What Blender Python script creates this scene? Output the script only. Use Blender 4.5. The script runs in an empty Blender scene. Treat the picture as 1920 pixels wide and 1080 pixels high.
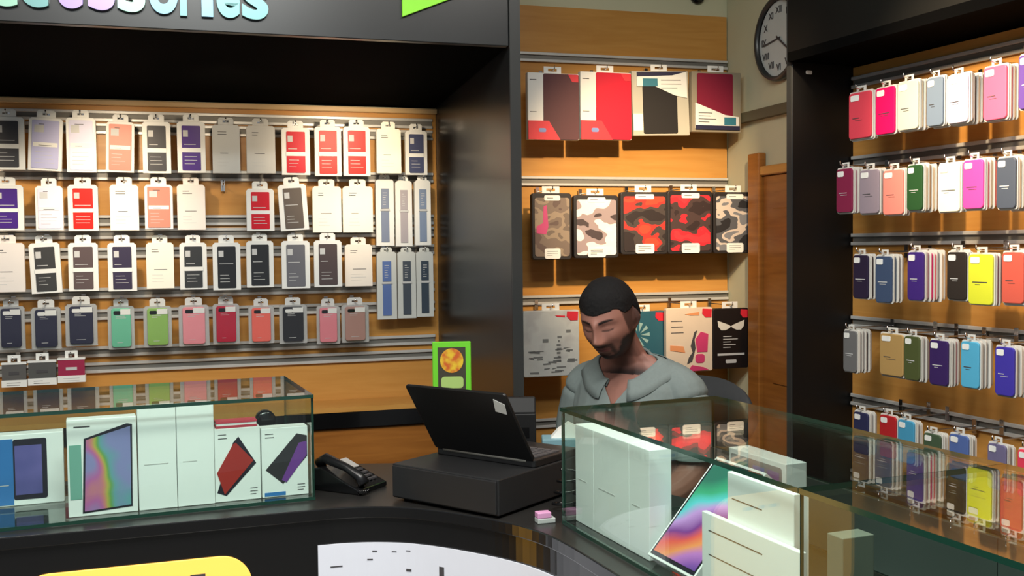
import bpy, bmesh, math, random
from mathutils import Vector, Matrix, noise
random.seed(7)
SC = bpy.context.scene
COL = SC.collection
PI = math.pi
# ------------------------------------------------------------------ camera
F = 1950.0; CAMZ = 1.52; PITCH = 78.0/1950.0; ROLL = 0.011
_r0 = Vector((1,0,0)); _f0 = Vector((0,math.cos(PITCH),-math.sin(PITCH))); _u0 = Vector((0,math.sin(PITCH),math.cos(PITCH)))
RGT = (_r0*math.cos(ROLL)-_u0*math.sin(ROLL)); UPV = (_u0*math.cos(ROLL)+_r0*math.sin(ROLL))
EYE = Vector((0,0,CAMZ))
cam = bpy.data.cameras.new('camera'); cam.sensor_width = 36.0; cam.lens = 36.0*F/1920.0
camo = bpy.data.objects.new('camera', cam); COL.objects.link(camo)
m3 = Matrix((RGT, UPV, -_f0)).transposed()
camo.matrix_world = Matrix.Translation(EYE) @ m3.to_4x4()
cam.clip_start = 0.02; cam.clip_end = 60
SC.camera = camo
def ray(u,v):
    return (_f0*F + RGT*(u-960) - UPV*(v-540)).normalized()
def at_z(u,v,z):
    d = ray(u,v); t = (z-CAMZ)/d.z
    return EYE + d*t
class VPlane:
    """an upright plane: P a plan point on it, ang its heading; x runs along it, y into it"""
    def __init__(s, P, deg):
        s.P = Vector((P[0],P[1],0)); s.a = math.radians(deg)
        s.d = Vector((math.cos(s.a), math.sin(s.a),0)); s.n = Vector((-math.sin(s.a), math.cos(s.a),0))
    def at(s,u,v,off=0.0):
        r = ray(u,v); p0 = s.P - s.n*off
        t = (p0-EYE).dot(s.n)/r.dot(s.n); p = EYE + r*t
        return (p-s.P).dot(s.d), p.z
    def w(s, x, off, z):
        p = s.P + s.d*x - s.n*off; return Vector((p.x,p.y,z))
    def M(s, x, off, z, roll=0.0):
        return Matrix.Translation(s.w(x,off,z)) @ Matrix.Rotation(s.a,4,'Z') @ Matrix.Rotation(roll,4,'Y')
# ------------------------------------------------------------------ materials
def lin(c):
    o=[]
    for x in c[:3]:
        x=x/255.0
        o.append(x/12.92 if x<=0.04045 else ((x+0.055)/1.055)**2.4)
    return (o[0],o[1],o[2],1.0)
_mats = {}
def mat(name, rgb, rough=0.5, metal=0.0, spec=0.5, var=0.05, scale=18.0, emit=0.0, coat=0.0, bump=0.0):
    if name in _mats: return _mats[name]
    m = bpy.data.materials.new(name); m.use_nodes = True; nt = m.node_tree; N = nt.nodes; L = nt.links
    b = N['Principled BSDF']; c = lin(rgb)
    b.inputs['Roughness'].default_value = rough; b.inputs['Metallic'].default_value = metal
    b.inputs['Specular IOR Level'].default_value = spec; b.inputs['Coat Weight'].default_value = coat
    tc = N.new('ShaderNodeTexCoord'); nz = N.new('ShaderNodeTexNoise'); nz.inputs['Scale'].default_value = scale
    L.new(tc.outputs['Object'], nz.inputs['Vector'])
    mx = N.new('ShaderNodeMix'); mx.data_type='RGBA'
    mx.inputs['A'].default_value = tuple(min(1,x*(1-var)) for x in c[:3])+(1,)
    mx.inputs['B'].default_value = tuple(min(1,x*(1+var)) for x in c[:3])+(1,)
    L.new(nz.outputs['Fac'], mx.inputs['Factor']); L.new(mx.outputs['Result'], b.inputs['Base Color'])
    if emit>0:
        b.inputs['Emission Color'].default_value = c; b.inputs['Emission Strength'].default_value = emit
    if bump>0:
        bp = N.new('ShaderNodeBump'); bp.inputs['Strength'].default_value=bump; bp.inputs['Distance'].default_value=0.002
        n2 = N.new('ShaderNodeTexNoise'); n2.inputs['Scale'].default_value=scale*8
        L.new(tc.outputs['Object'], n2.inputs['Vector']); L.new(n2.outputs['Fac'], bp.inputs['Height']); L.new(bp.outputs['Normal'], b.inputs['Normal'])
    _mats[name]=m; return m
def wood(name, c1, c2, rough=0.4):
    if name in _mats: return _mats[name]
    m = bpy.data.materials.new(name); m.use_nodes=True; nt=m.node_tree; N=nt.nodes; L=nt.links
    b=N['Principled BSDF']; b.inputs['Roughness'].default_value=rough; b.inputs['Specular IOR Level'].default_value=0.3
    tc=N.new('ShaderNodeTexCoord'); mp=N.new('ShaderNodeMapping'); mp.inputs['Scale'].default_value=(1.2,1.2,14)
    nz=N.new('ShaderNodeTexNoise'); nz.inputs['Scale'].default_value=3; nz.inputs['Detail'].default_value=5; nz.inputs['Distortion'].default_value=0.6
    cr=N.new('ShaderNodeValToRGB'); cr.color_ramp.elements[0].position=0.3; cr.color_ramp.elements[1].position=0.72
    cr.color_ramp.elements[0].color=lin(c1); cr.color_ramp.elements[1].color=lin(c2)
    L.new(tc.outputs['Object'],mp.inputs['Vector']); L.new(mp.outputs['Vector'],nz.inputs['Vector']); L.new(nz.outputs['Fac'],cr.inputs['Fac']); L.new(cr.outputs['Color'],b.inputs['Base Color'])
    _mats[name]=m; return m
def ramp_mat(name, stops, scale=6.0, rough=0.4, detail=2.0, interp='CONSTANT', mapscale=(1,1,1), off=(0,0,0), vor=False):
    """noise broken into colour patches: camouflage, prints, artwork"""
    if name in _mats: return _mats[name]
    m=bpy.data.materials.new(name); m.use_nodes=True; nt=m.node_tree; N=nt.nodes; L=nt.links
    b=N['Principled BSDF']; b.inputs['Roughness'].default_value=rough
    tc=N.new('ShaderNodeTexCoord'); mp=N.new('ShaderNodeMapping'); mp.inputs['Scale'].default_value=mapscale; mp.inputs['Location'].default_value=off
    nz=N.new('ShaderNodeTexNoise'); nz.inputs['Scale'].default_value=scale; nz.inputs['Detail'].default_value=detail
    cr=N.new('ShaderNodeValToRGB'); cr.color_ramp.interpolation=interp
    els=cr.color_ramp.elements
    for i,(p,c) in enumerate(stops):
        e = els[i] if i<2 else els.new(p)
        e.position=p; e.color=lin(c)
    L.new(tc.outputs['Object'],mp.inputs['Vector']); L.new(mp.outputs['Vector'],nz.inputs['Vector']); L.new(nz.outputs['Fac'],cr.inputs['Fac']); L.new(cr.outputs['Color'],b.inputs['Base Color'])
    _mats[name]=m; return m
def glass(name, tint, r0=0.04, gl=(1,1,1), rough=0.0):
    """a pane: light passes straight through, mirror grows toward grazing angles"""
    if name in _mats: return _mats[name]
    m=bpy.data.materials.new(name); m.use_nodes=True; nt=m.node_tree; N=nt.nodes; L=nt.links
    N.remove(N['Principled BSDF']); out=N['Material Output']
    tr=N.new('ShaderNodeBsdfTransparent'); tr.inputs['Color'].default_value=(*tint,1)
    g=N.new('ShaderNodeBsdfGlossy'); g.inputs['Roughness'].default_value=rough; g.inputs['Color'].default_value=(*gl,1)
    ge=N.new('ShaderNodeNewGeometry'); dt=N.new('ShaderNodeVectorMath'); dt.operation='DOT_PRODUCT'
    L.new(ge.outputs['Normal'],dt.inputs[0]); L.new(ge.outputs['Incoming'],dt.inputs[1])
    ab=N.new('ShaderNodeMath'); ab.operation='ABSOLUTE'; L.new(dt.outputs['Value'],ab.inputs[0])
    su=N.new('ShaderNodeMath'); su.operation='SUBTRACT'; su.inputs[0].default_value=1; L.new(ab.outputs[0],su.inputs[1])
    pw=N.new('ShaderNodeMath'); pw.operation='POWER'; pw.inputs[1].default_value=5; L.new(su.outputs[0],pw.inputs[0])
    ma=N.new('ShaderNodeMath'); ma.operation='MULTIPLY_ADD'; ma.inputs[1].default_value=1-r0; ma.inputs[2].default_value=r0; L.new(pw.outputs[0],ma.inputs[0])
    mx=N.new('ShaderNodeMixShader'); L.new(ma.outputs[0],mx.inputs[0]); L.new(tr.outputs[0],mx.inputs[1]); L.new(g.outputs[0],mx.inputs[2]); L.new(mx.outputs[0],out.inputs['Surface'])
    _mats[name]=m; return m
def band_mat(name, stops, kz=4.0, kx=0.0, amp=0.5, scale=5.0, off=(0,0,0), base=0.0):
    """swirled colour bands for printed artwork"""
    m=bpy.data.materials.new(name); m.use_nodes=True; nt=m.node_tree; N=nt.nodes; L=nt.links
    b=N['Principled BSDF']; b.inputs['Roughness'].default_value=0.35
    tc=N.new('ShaderNodeTexCoord'); mp=N.new('ShaderNodeMapping'); mp.inputs['Location'].default_value=off
    nz=N.new('ShaderNodeTexNoise'); nz.inputs['Scale'].default_value=scale; nz.inputs['Detail'].default_value=1.0
    sp=N.new('ShaderNodeSeparateXYZ'); L.new(tc.outputs['Object'],sp.inputs[0]); L.new(tc.outputs['Object'],mp.inputs['Vector']); L.new(mp.outputs['Vector'],nz.inputs['Vector'])
    a=N.new('ShaderNodeMath'); a.operation='MULTIPLY_ADD'; a.inputs[1].default_value=kz; a.inputs[2].default_value=base; L.new(sp.outputs['Z'],a.inputs[0])
    c=N.new('ShaderNodeMath'); c.operation='MULTIPLY_ADD'; c.inputs[1].default_value=kx; L.new(sp.outputs['X'],c.inputs[0]); L.new(a.outputs[0],c.inputs[2])
    d=N.new('ShaderNodeMath'); d.operation='MULTIPLY_ADD'; d.inputs[1].default_value=amp; L.new(nz.outputs['Fac'],d.inputs[0]); L.new(c.outputs[0],d.inputs[2])
    cr=N.new('ShaderNodeValToRGB'); els=cr.color_ramp.elements
    for i,(p,col) in enumerate(stops):
        e=els[i] if i<2 else els.new(p)
        e.position=p; e.color=lin(col)
    L.new(d.outputs[0],cr.inputs['Fac']); L.new(cr.outputs['Color'],b.inputs['Base Color'])
    return m
# ------------------------------------------------------------------ mesh builder
class MB:
    def __init__(s): s.v=[]; s.f=[]; s.mi=[]; s.sm=[]
    def add(s, vs, fs, mi=0, M=None, smooth=False):
        b=len(s.v)
        for p in vs:
            p=Vector(p); s.v.append(M@p if M is not None else p)
        for f in fs: s.f.append([b+i for i in f]); s.mi.append(mi); s.sm.append(smooth)
        return s
    def box(s,x0,x1,y0,y1,z0,z1,mi=0,M=None):
        vs=[(x0,y0,z0),(x1,y0,z0),(x1,y1,z0),(x0,y1,z0),(x0,y0,z1),(x1,y0,z1),(x1,y1,z1),(x0,y1,z1)]
        return s.add(vs,[(0,3,2,1),(4,5,6,7),(0,1,5,4),(1,2,6,5),(2,3,7,6),(3,0,4,7)],mi,M)
    def prism(s,pts,y0,y1,mi=0,M=None,axis='y',smi=None,smooth=False):
        """polygon extruded along y (pts are x,z) or z (pts are x,y)"""
        n=len(pts)
        if axis=='y': vs=[(p[0],y0,p[1]) for p in pts]+[(p[0],y1,p[1]) for p in pts]
        else: vs=[(p[0],p[1],y0) for p in pts]+[(p[0],p[1],y1) for p in pts]
        s.add(vs,[tuple(range(n)),tuple(range(2*n-1,n-1,-1))],mi,M)
        b=len(s.v)-2*n
        for i in range(n):
            j=(i+1)%n; s.f.append([b+i,b+n+i,b+n+j,b+j]); s.mi.append(mi if smi is None else smi); s.sm.append(smooth)
        return s
    def tube(s,pts,r,n=8,mi=0,M=None,caps=True):
        pts=[Vector(p) for p in pts]; rs=r if isinstance(r,(list,tuple)) else [r]*len(pts)
        vs=[]; fs=[]
        for i,p in enumerate(pts):
            t=(pts[min(i+1,len(pts)-1)]-pts[max(i-1,0)]).normalized()
            a=Vector((0,0,1)) if abs(t.z)<0.9 else Vector((0,1,0))
            e1=t.cross(a).normalized(); e2=t.cross(e1)
            for k in range(n):
                w=2*PI*k/n; vs.append(p+e1*math.cos(w)*rs[i]+e2*math.sin(w)*rs[i])
        for i in range(len(pts)-1):
            for k in range(n):
                k2=(k+1)%n; fs.append((i*n+k,i*n+k2,(i+1)*n+k2,(i+1)*n+k))
        if caps: fs.append(tuple(range(n-1,-1,-1))); e=(len(pts)-1)*n; fs.append(tuple(range(e,e+n)))
        return s.add(vs,fs,mi,M,True)
    def lathe(s,prof,n=24,mi=0,M=None,smooth=True,caps=True):
        vs=[];fs=[]
        for (r,z) in prof:
            for k in range(n): w=2*PI*k/n; vs.append((r*math.cos(w),r*math.sin(w),z))
        for i in range(len(prof)-1):
            for k in range(n): k2=(k+1)%n; fs.append((i*n+k,i*n+k2,(i+1)*n+k2,(i+1)*n+k))
        if caps: fs.append(tuple(range(n-1,-1,-1))); e=(len(prof)-1)*n; fs.append(tuple(range(e,e+n)))
        return s.add(vs,fs,mi,M,smooth)
    def loft(s,rings,mi=0,M=None,smooth=True,closed=True,caps=True):
        n=len(rings[0]); vs=[p for r in rings for p in r]; fs=[]
        kk=n if closed else n-1
        for i in range(len(rings)-1):
            for k in range(kk): k2=(k+1)%n; fs.append((i*n+k,i*n+k2,(i+1)*n+k2,(i+1)*n+k))
        if caps and closed: fs.append(tuple(range(n-1,-1,-1))); e=(len(rings)-1)*n; fs.append(tuple(range(e,e+n)))
        return s.add(vs,fs,mi,M,smooth)
    def mesh(s,name):
        me=bpy.data.meshes.new(name); me.from_pydata([tuple(v) for v in s.v],[],s.f)
        me.polygons.foreach_set('material_index',s.mi); me.polygons.foreach_set('use_smooth',s.sm)
        bm=bmesh.new(); bm.from_mesh(me); bmesh.ops.recalc_face_normals(bm,faces=bm.faces[:]); bm.to_mesh(me); bm.free()
        return me
    def obj(s,name,mats,parent=None,M=None,bevel=0.0,seg=2):
        me=s.mesh(name)
        for m in (mats if isinstance(mats,(list,tuple)) else [mats]): me.materials.append(m)
        o=bpy.data.objects.new(name,me); COL.objects.link(o)
        if parent is not None: o.parent=parent
        if M is not None: o.matrix_local=M
        if bevel>0:
            b=o.modifiers.new('bevel','BEVEL'); b.width=bevel; b.segments=seg; b.limit_method='ANGLE'
        return o
def rrect(x0,x1,z0,z1,r,n=5):
    pts=[]
    for cx,cz,a in ((x1-r,z1-r,0),(x0+r,z1-r,90),(x0+r,z0+r,180),(x1-r,z0+r,270)):
        for k in range(n+1):
            w=math.radians(a+90*k/n); pts.append((cx+r*math.cos(w),cz+r*math.sin(w)))
    return pts
def tag(o,label=None,cat=None,group=None,kind=None):
    if label: o['label']=label
    if cat: o['category']=cat
    if group: o['group']=group
    if kind: o['kind']=kind
    return o
def thing(name,M,label,cat,group=None):
    o=bpy.data.objects.new(name,None); COL.objects.link(o); o.empty_display_size=0.05
    o.matrix_world=M if isinstance(M,Matrix) else Matrix.Translation(M)
    return tag(o,label,cat,group)
def text_mesh(s, size, ext=0.0, offset=0.0, align='CENTER', shear=0.0):
    cu=bpy.data.curves.new('t','FONT'); cu.body=s; cu.size=size; cu.extrude=ext; cu.offset=offset; cu.align_x=align; cu.resolution_u=6; cu.shear=shear
    o=bpy.data.objects.new('t',cu); COL.objects.link(o)
    dg=bpy.context.evaluated_depsgraph_get(); me=bpy.data.meshes.new_from_object(o.evaluated_get(dg))
    bpy.data.objects.remove(o); bpy.data.curves.remove(cu); me.materials.clear()
    return me
def text_obj(name,s,size,m,parent,M,ext=0.0008,offset=0.0,align='CENTER'):
    """upright lettering: text x along x, text up along z, facing -y"""
    me=text_mesh(s,size,ext,offset,align); me.name=name; me.materials.append(m)
    o=bpy.data.objects.new(name,me); COL.objects.link(o); o.parent=parent
    o.matrix_local=M @ Matrix.Rotation(PI/2,4,'X'); return o
# ------------------------------------------------------------------ palette
WOOD=wood('orange_wood',(192,136,66),(206,152,80),0.35)
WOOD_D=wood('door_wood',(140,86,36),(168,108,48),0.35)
BLACK=mat('black_laminate',(16,16,17),0.18,spec=0.5,coat=0.3)
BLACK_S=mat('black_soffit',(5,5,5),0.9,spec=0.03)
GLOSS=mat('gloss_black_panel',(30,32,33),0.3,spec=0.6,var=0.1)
ALU=mat('brushed_aluminium',(204,204,200),0.35,metal=0.25,scale=60)
ALU_D=mat('rail_channel',(120,118,112),0.5,metal=0.3)
CHROME=mat('chrome_hook',(215,215,215),0.18,metal=1.0)
WALLP=mat('beige_wall_paint',(206,204,172),0.8,scale=4,bump=0.05)
CEIL=mat('ceiling_paint',(170,168,150),0.9)
FLOOR=mat('grey_floor_tile',(110,106,100),0.25)
WHITE=mat('white_card',(238,238,232),0.45,var=0.02)
WHITE2=mat('white_box_board',(248,251,249),0.4,var=0.02)
INK=mat('grey_print',(70,68,70),0.6)
PALEINK=mat('pale_print',(200,200,198),0.5)
CLEAR=glass('clear_blister',(0.93,0.93,0.93),0.06,rough=0.08)
PANE=glass('counter_glass',(0.90,0.955,0.93),0.032)
EDGE=mat('green_glass_edge',(22,58,46),0.12,spec=0.6,coat=0.6)
BK=VPlane((-1.154,3.75),17.0)               # back wall
RW=VPlane((1.115,3.40),-68.2)               # right-hand wall fixture
# ------------------------------------------------------------------ back wall and its two display boards
sL1,_=BK.at(820,450); sL0=-1.6
sC0,_=BK.at(958,450); sC0=sL1+0.05; sC1,_=BK.at(1365,450,0.0)
zLt=BK.at(400,198)[1]; zLb=BK.at(700,747,0.02)[1]
zCt=BK.at(1175,21)[1]
def struct(o): o['kind']='structure'; return o
b=MB(); b.box(-3.0,sC1+0.02,0.02,0.12,0,3.0); struct(b.obj('wall_back',WALLP,None,BK.M(0,0,0)))
SIDE=VPlane(BK.w(sC1,0,0),-73.5)             # wall with the clock and the door
b=MB(); b.box(0.0,1.02,0.0,0.1,0,3.0); struct(b.obj('wall_side',WALLP,None,SIDE.M(0,0,0)))
b=MB(); b.box(-0.28,3.4,0.021,0.10,0,3.0); struct(b.obj('wall_right',mat('dark_wall',(30,30,30),0.6),None,RW.M(0,0,0)))
b=MB(); b.box(-4.5,4,-1.5,6,-0.05,0); struct(b.obj('floor',FLOOR))
b=MB(); b.box(-4.5,4,0.4,6,3.0,3.06); struct(b.obj('ceiling',CEIL))
def rail(parent,x0,x1,z,double=False):
    b=MB()
    b.box(x0,x1,-0.004,0.0,z-0.016,z+0.016,1)
    b.box(x0,x1,-0.013,-0.004,z+0.008,z+0.019,0); b.box(x0,x1,-0.013,-0.004,z-0.019,z-0.008,0)
    return b.obj('rail',[ALU,ALU_D],parent,None,0.0015,1)
rails_L=[BK.at(400,v)[1] for v in (223,330,437,545,651,680)]
t=thing('slatwall_panel',BK.M(0,0,0),'wide wooden slatwall board with metal rails under the black canopy, left wall','display panel')
b=MB(); b.box(sL0,sL1,0.0,0.02,zLb,zLt); b.obj('board',WOOD,t)
b=MB(); b.box(sL0,sL1,-0.03,0.0,zLt-0.012,zLt+0.006); b.obj('top_trim',wood('pale_wood',(206,170,120),(220,186,136),0.3),t,None,0.002,1)
for z in rails_L+[BK.at(400,v)[1] for v in (246,413,472,584)]: rail(t,sL0,sL1-0.015,z)
rails_C=[BK.at(1175,v)[1] for v in (115,341,558,783)]
t=thing('slatwall_panel',BK.M(0,0,0),'narrow wooden slatwall board with metal rails behind the seated man','display panel')
zCb=0.62
b=MB(); b.box(sC0,sC1-0.004,0.0,0.02,zCb,zCt); b.obj('board',WOOD,t)
for z in rails_C: rail(t,sC0,sC1-0.004,z)
# ledge and base cupboards below the left board
zl=zLb
t=thing('base_cabinet',BK.M(0,0,0),'low wooden base cabinet with dark ledge under the left display wall','cabinet')
b=MB(); b.box(sL0,sL1-0.002,-0.20,0.018,zl-0.018,zl); b.obj('ledge',WOOD,t)
b=MB(); b.box(sL0,sL1-0.002,-0.198,0.018,zl-0.075,zl-0.018); b.obj('ledge_edge',BLACK,t)
b=MB(); b.box(sL0,sL1-0.002,-0.165,0.018,0.08,zl-0.075); b.obj('carcass',BLACK_S,t)
nd=4; wd=(sL1-0.002-sL0)/nd
for i in range(nd):
    x0=sL0+i*wd; b=MB(); b.box(x0+0.002,x0+wd-0.002,-0.184,-0.166,0.09,zl-0.078); d=b.obj('door',WOOD_D,t,None,0.002,1)  # doors take the darker wood to paint in the shade under the ledge
    b=MB(); xx=x0+(wd-0.05 if i%2==0 else 0.05); b.tube([(xx,-0.186,0.62),(xx,-0.205,0.62),(xx,-0.205,0.50),(xx,-0.186,0.50)],0.005); b.obj('handle',ALU,d)
# ------------------------------------------------------------------ canopy, sign, side panel (left bay)
FR=VPlane((0.0,3.20),17.6)                     # front face of the canopy
zF=FR.at(500,64)[1]; zFr=FR.at(950,87.5)[1]
t=thing('canopy',FR.M(0,0,0),'glossy black sign canopy over the left display wall','canopy')
b=MB(); b.box(-3.2,-0.002,0,0.03,zF,2.62); b.obj('fascia',GLOSS,t,None,0.002,1)
b=MB()
pf0=FR.w(-3.2,0,zF); pf1=FR.w(-0.002,0,zF); pb1=BK.w(sL1-0.004,0.0,zLt+0.012); pb0=BK.w(-3.0,0.0,zLt+0.012)
Mi=FR.M(0,0,0).inverted(); q=[Mi@p for p in (pf0,pf1,pb1,pb0)]; up=Vector((0,0,0.03))
q[0].y=q[1].y=0.031
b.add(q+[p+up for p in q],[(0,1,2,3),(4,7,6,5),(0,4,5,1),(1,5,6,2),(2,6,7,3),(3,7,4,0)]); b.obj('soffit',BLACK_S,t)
# side panel from canopy front to the back wall
A=Vector((0.0,3.20,0)); B=BK.w(sL1,0,0); B.z=0
SP=VPlane((A.x,A.y),math.degrees(math.atan2((B-A).y,(B-A).x))); Ls=(B-A).length
t=thing('side_panel',SP.M(0,0,0),'tall glossy black side panel closing the right end of the left display wall','panel')
b=MB(); b.box(0,Ls-0.003,-0.034,0.0,0.0,2.60); b.obj('panel',GLOSS,t,None,0.002,1)
b=MB(); b.box(-0.004,-0.0005,-0.034,0.0,0.0,2.60); b.obj('edge_strip',mat('edge_strip',(46,48,48),0.35),t)
# raised lettering
IRID=[mat('letter_teal',(120,168,168),0.3,metal=0.4,coat=0.6),mat('letter_lilac',(172,150,210),0.3,metal=0.4,coat=0.6),mat('letter_mint',(160,208,186),0.3,metal=0.4,coat=0.6),mat('letter_blue',(130,172,196),0.3,metal=0.4,coat=0.6)]
t=thing('shop_sign',FR.M(0,0,0),'raised pale iridescent word Accessories on the black canopy front','sign')
lets=[('A',-70,-28,2,0),('c',-24,34,12,2),('c',38,92,14,0),('e',106,157,16.5,1),('s',166,216,19.5,1),('s',221,273,23,2),('o',280,334,26.5,3),('r',338,372,31,0),('i',377,401,32.5,3),('e',406,450,34,0),('s',454,503,37,0)]
for ch,u0,u1,v,mi in lets:
    x0,z0=FR.at(u0,v); x1,_=FR.at(u1,v)
    me=text_mesh(ch,0.19,0.006,0.006,'LEFT'); xs=[q.co.x for q in me.vertices]; lo,hi=min(xs),max(xs); k=(x1-x0)/(hi-lo)
    ymin=min(q.co.y for q in me.vertices)
    for q in me.vertices: q.co.x=(q.co.x-lo)*k; q.co.y=(q.co.y-ymin)
    me.name='letter'; me.materials.append(IRID[mi]); o=bpy.data.objects.new('letter',me); COL.objects.link(o); o.parent=t
    o.matrix_local=Matrix.Translation((x0,-0.007,z0)) @ Matrix.Rotation(PI/2,4,'X')
# lime sign
x0,z0=FR.at(753,33); x1,z1=FR.at(850,-3)
sl=(z1-z0)/(x1-x0)
t=thing('lime_sign',FR.M(x0,0.0055,z0),'tilted lime green sign corner on the black canopy right of the lettering','sign')
b=MB(); b.prism([(0,0),(0.28,0.28*sl),(0.28,0.28*sl+0.30),(0.0,0.30)],-0.006,0.004); b.obj('board',mat('lime_board',(140,232,44),0.45),t,None,0.001,1)
b=MB()
for k,(xx,w) in enumerate(((0.05,0.05),(0.115,0.04),(0.17,0.06))): b.box(xx,xx+w,-0.0075,-0.0062,0.052+xx*sl,0.058+xx*sl)
b.obj('print',mat('lime_print',(40,90,20),0.5),t)
# ------------------------------------------------------------------ side wall: clock, ledge, door
x0,z0=SIDE.at(1468,72)
t=thing('wall_clock',SIDE.M(x0,0.001,z0),'round white wall clock with dark rim and roman numerals on the beige wall','clock')
R=0.155; MX=Matrix.Rotation(PI/2,4,'X')
b=MB(); b.lathe([(R-0.012,0.0),(R+0.004,0.0),(R+0.006,0.018),(R,0.034),(R-0.010,0.034),(R-0.014,0.022)],48,0,MX,True,False); b.obj('rim',mat('clock_rim',(64,66,66),0.35,metal=0.4),t)
b=MB(); b.lathe([(R-0.013,0.002),(R-0.013,0.016)],48,0,MX,False); b.obj('dial',mat('clock_dial',(206,214,212),0.5),t)
for k,s in enumerate(['XII','I','II','III','IV','V','VI','VII','VIII','IX','X','XI']):
    w=PI/2-k*PI/6; text_obj('numeral',s,0.036,INK,t,Matrix.Translation((0.108*math.cos(w),-0.0175,0.108*math.sin(w)-0.012)),0.0006,0.0004)
for a,l,w_ in ((2.2,0.075,0.007),(4.6,0.105,0.005)):
    b=MB(); b.box(-w_/2,w_/2,-0.0215,-0.0195,-0.015,l,0,Matrix.Rotation(a,4,'Y')); b.obj('hand',INK,t)
x0,z0=SIDE.at(1430,213)
b=MB(); b.box(0.12,1.0,-0.028,0.0,z0-0.022,z0+0.016); struct(b.obj('trim_1',mat('olive_trim',(92,86,62),0.6),None,SIDE.M(0,0,0)))
xa,za=SIDE.at(1416,290); xb,_=SIDE.at(1437,400); xh,zh=SIDE.at(1445,314)
t=bpy.data.objects.new('door_1',None); COL.objects.link(t); t.matrix_world=SIDE.M(0,0,0); t['kind']='structure'
b=MB(); b.box(xa,xb,-0.035,0.0,0.0,za); b.obj('door_frame',WOOD_D,t,None,0.004,1)
b=MB(); b.box(xb,0.95,-0.03,0.0,zh-0.03,zh+0.006); b.obj('door_frame',WOOD,t,None,0.004,1)
b=MB(); b.box(0.95,1.01,-0.035,0.0,0.0,za); b.obj('door_frame',WOOD_D,t,None,0.004,1)
b=MB(); b.box(xb+0.002,0.948,-0.016,-0.001,0.01,zh-0.032)
for z0_,z1_ in ((0.15,0.85),(0.98,zh-0.16)): b.box(xb+0.08,0.87,-0.022,-0.016,z0_,z1_)
lf=b.obj('door_leaf',WOOD_D,t,None,0.003,1)
b=MB(); b.tube([(0.91,-0.018,0.95),(0.91,-0.05,0.95),(0.82,-0.055,0.95)],0.009); b.obj('handle',ALU,lf)
# little camera high on the back wall
x0,z0=BK.at(1310,-8)
t=thing('dome_camera',BK.M(x0,-0.02,z0),'small black dome camera high on the back wall above the wooden board','camera')
b=MB(); b.lathe([(0.03,0),(0.032,0.012),(0.028,0.018)],20,0,MX); b.obj('mount',BLACK,t)
b=MB(); b.lathe([(0.024,0.018),(0.022,0.03),(0.014,0.04),(0.003,0.043)],20,0,MX); b.obj('dome',GLOSS,t)
# ------------------------------------------------------------------ right-hand fixture
zRt=RW.at(1700,118)[1]; rails_R=[RW.at(1598,v)[1] for v in (157,305,449,602,747)]
t=thing('slatwall_panel',RW.M(0,0,0),'wooden slatwall board with five metal rails on the right-hand wall','display panel')
b=MB(); b.box(0.0,3.2,0.0,0.02,0.74,rails_R[0]+0.05); b.obj('board',WOOD,t)
b=MB(); b.box(0.0,3.2,-0.02,0.02,0.0,0.738); b.obj('plinth',BLACK,t)
for z in rails_R: rail(t,0.004,3.2,z)
t=thing('side_panel',RW.M(0,0,0),'matt black end panel of the right-hand wall display beside the door','panel')
b=MB(); b.box(-0.022,-0.001,-0.238,0.02,0.0,2.62); b.obj('panel',mat('matt_black_panel',(14,14,15),0.4,spec=0.35),t,None,0.002,1)
b=MB(); b.box(-0.0222,-0.0008,-0.244,-0.2385,0.0,2.62); b.obj('edge_strip',mat('edge_strip',(46,48,48),0.35),t)
b=MB(); b.prism(rrect(-0.012,0.012,-0.006,0.006,0.004),-0.0012,-0.0002)
t2=b.obj('sticker',WHITE,None,RW.M(0,0.175,2.063) @ Matrix.Rotation(PI/2,4,'Z'))  # a reflection on the black panel, built as a tiny white plate
tag(t2,'tiny white painted reflection on the black end panel near its top','sticker')
t=thing('canopy',RW.M(0,0,0),'matt black canopy above the right-hand wall display','canopy')
zc=rails_R[0]+0.055
b=MB(); b.box(0.0,3.2,-0.255,0.018,zc,zc+0.03); b.obj('soffit',BLACK_S,t)
b=MB(); b.box(0.0,3.2,-0.255,-0.225,zc+0.03,2.62); b.obj('fascia',mat('dark_fascia',(12,12,12),0.45,spec=0.3),t)
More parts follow.
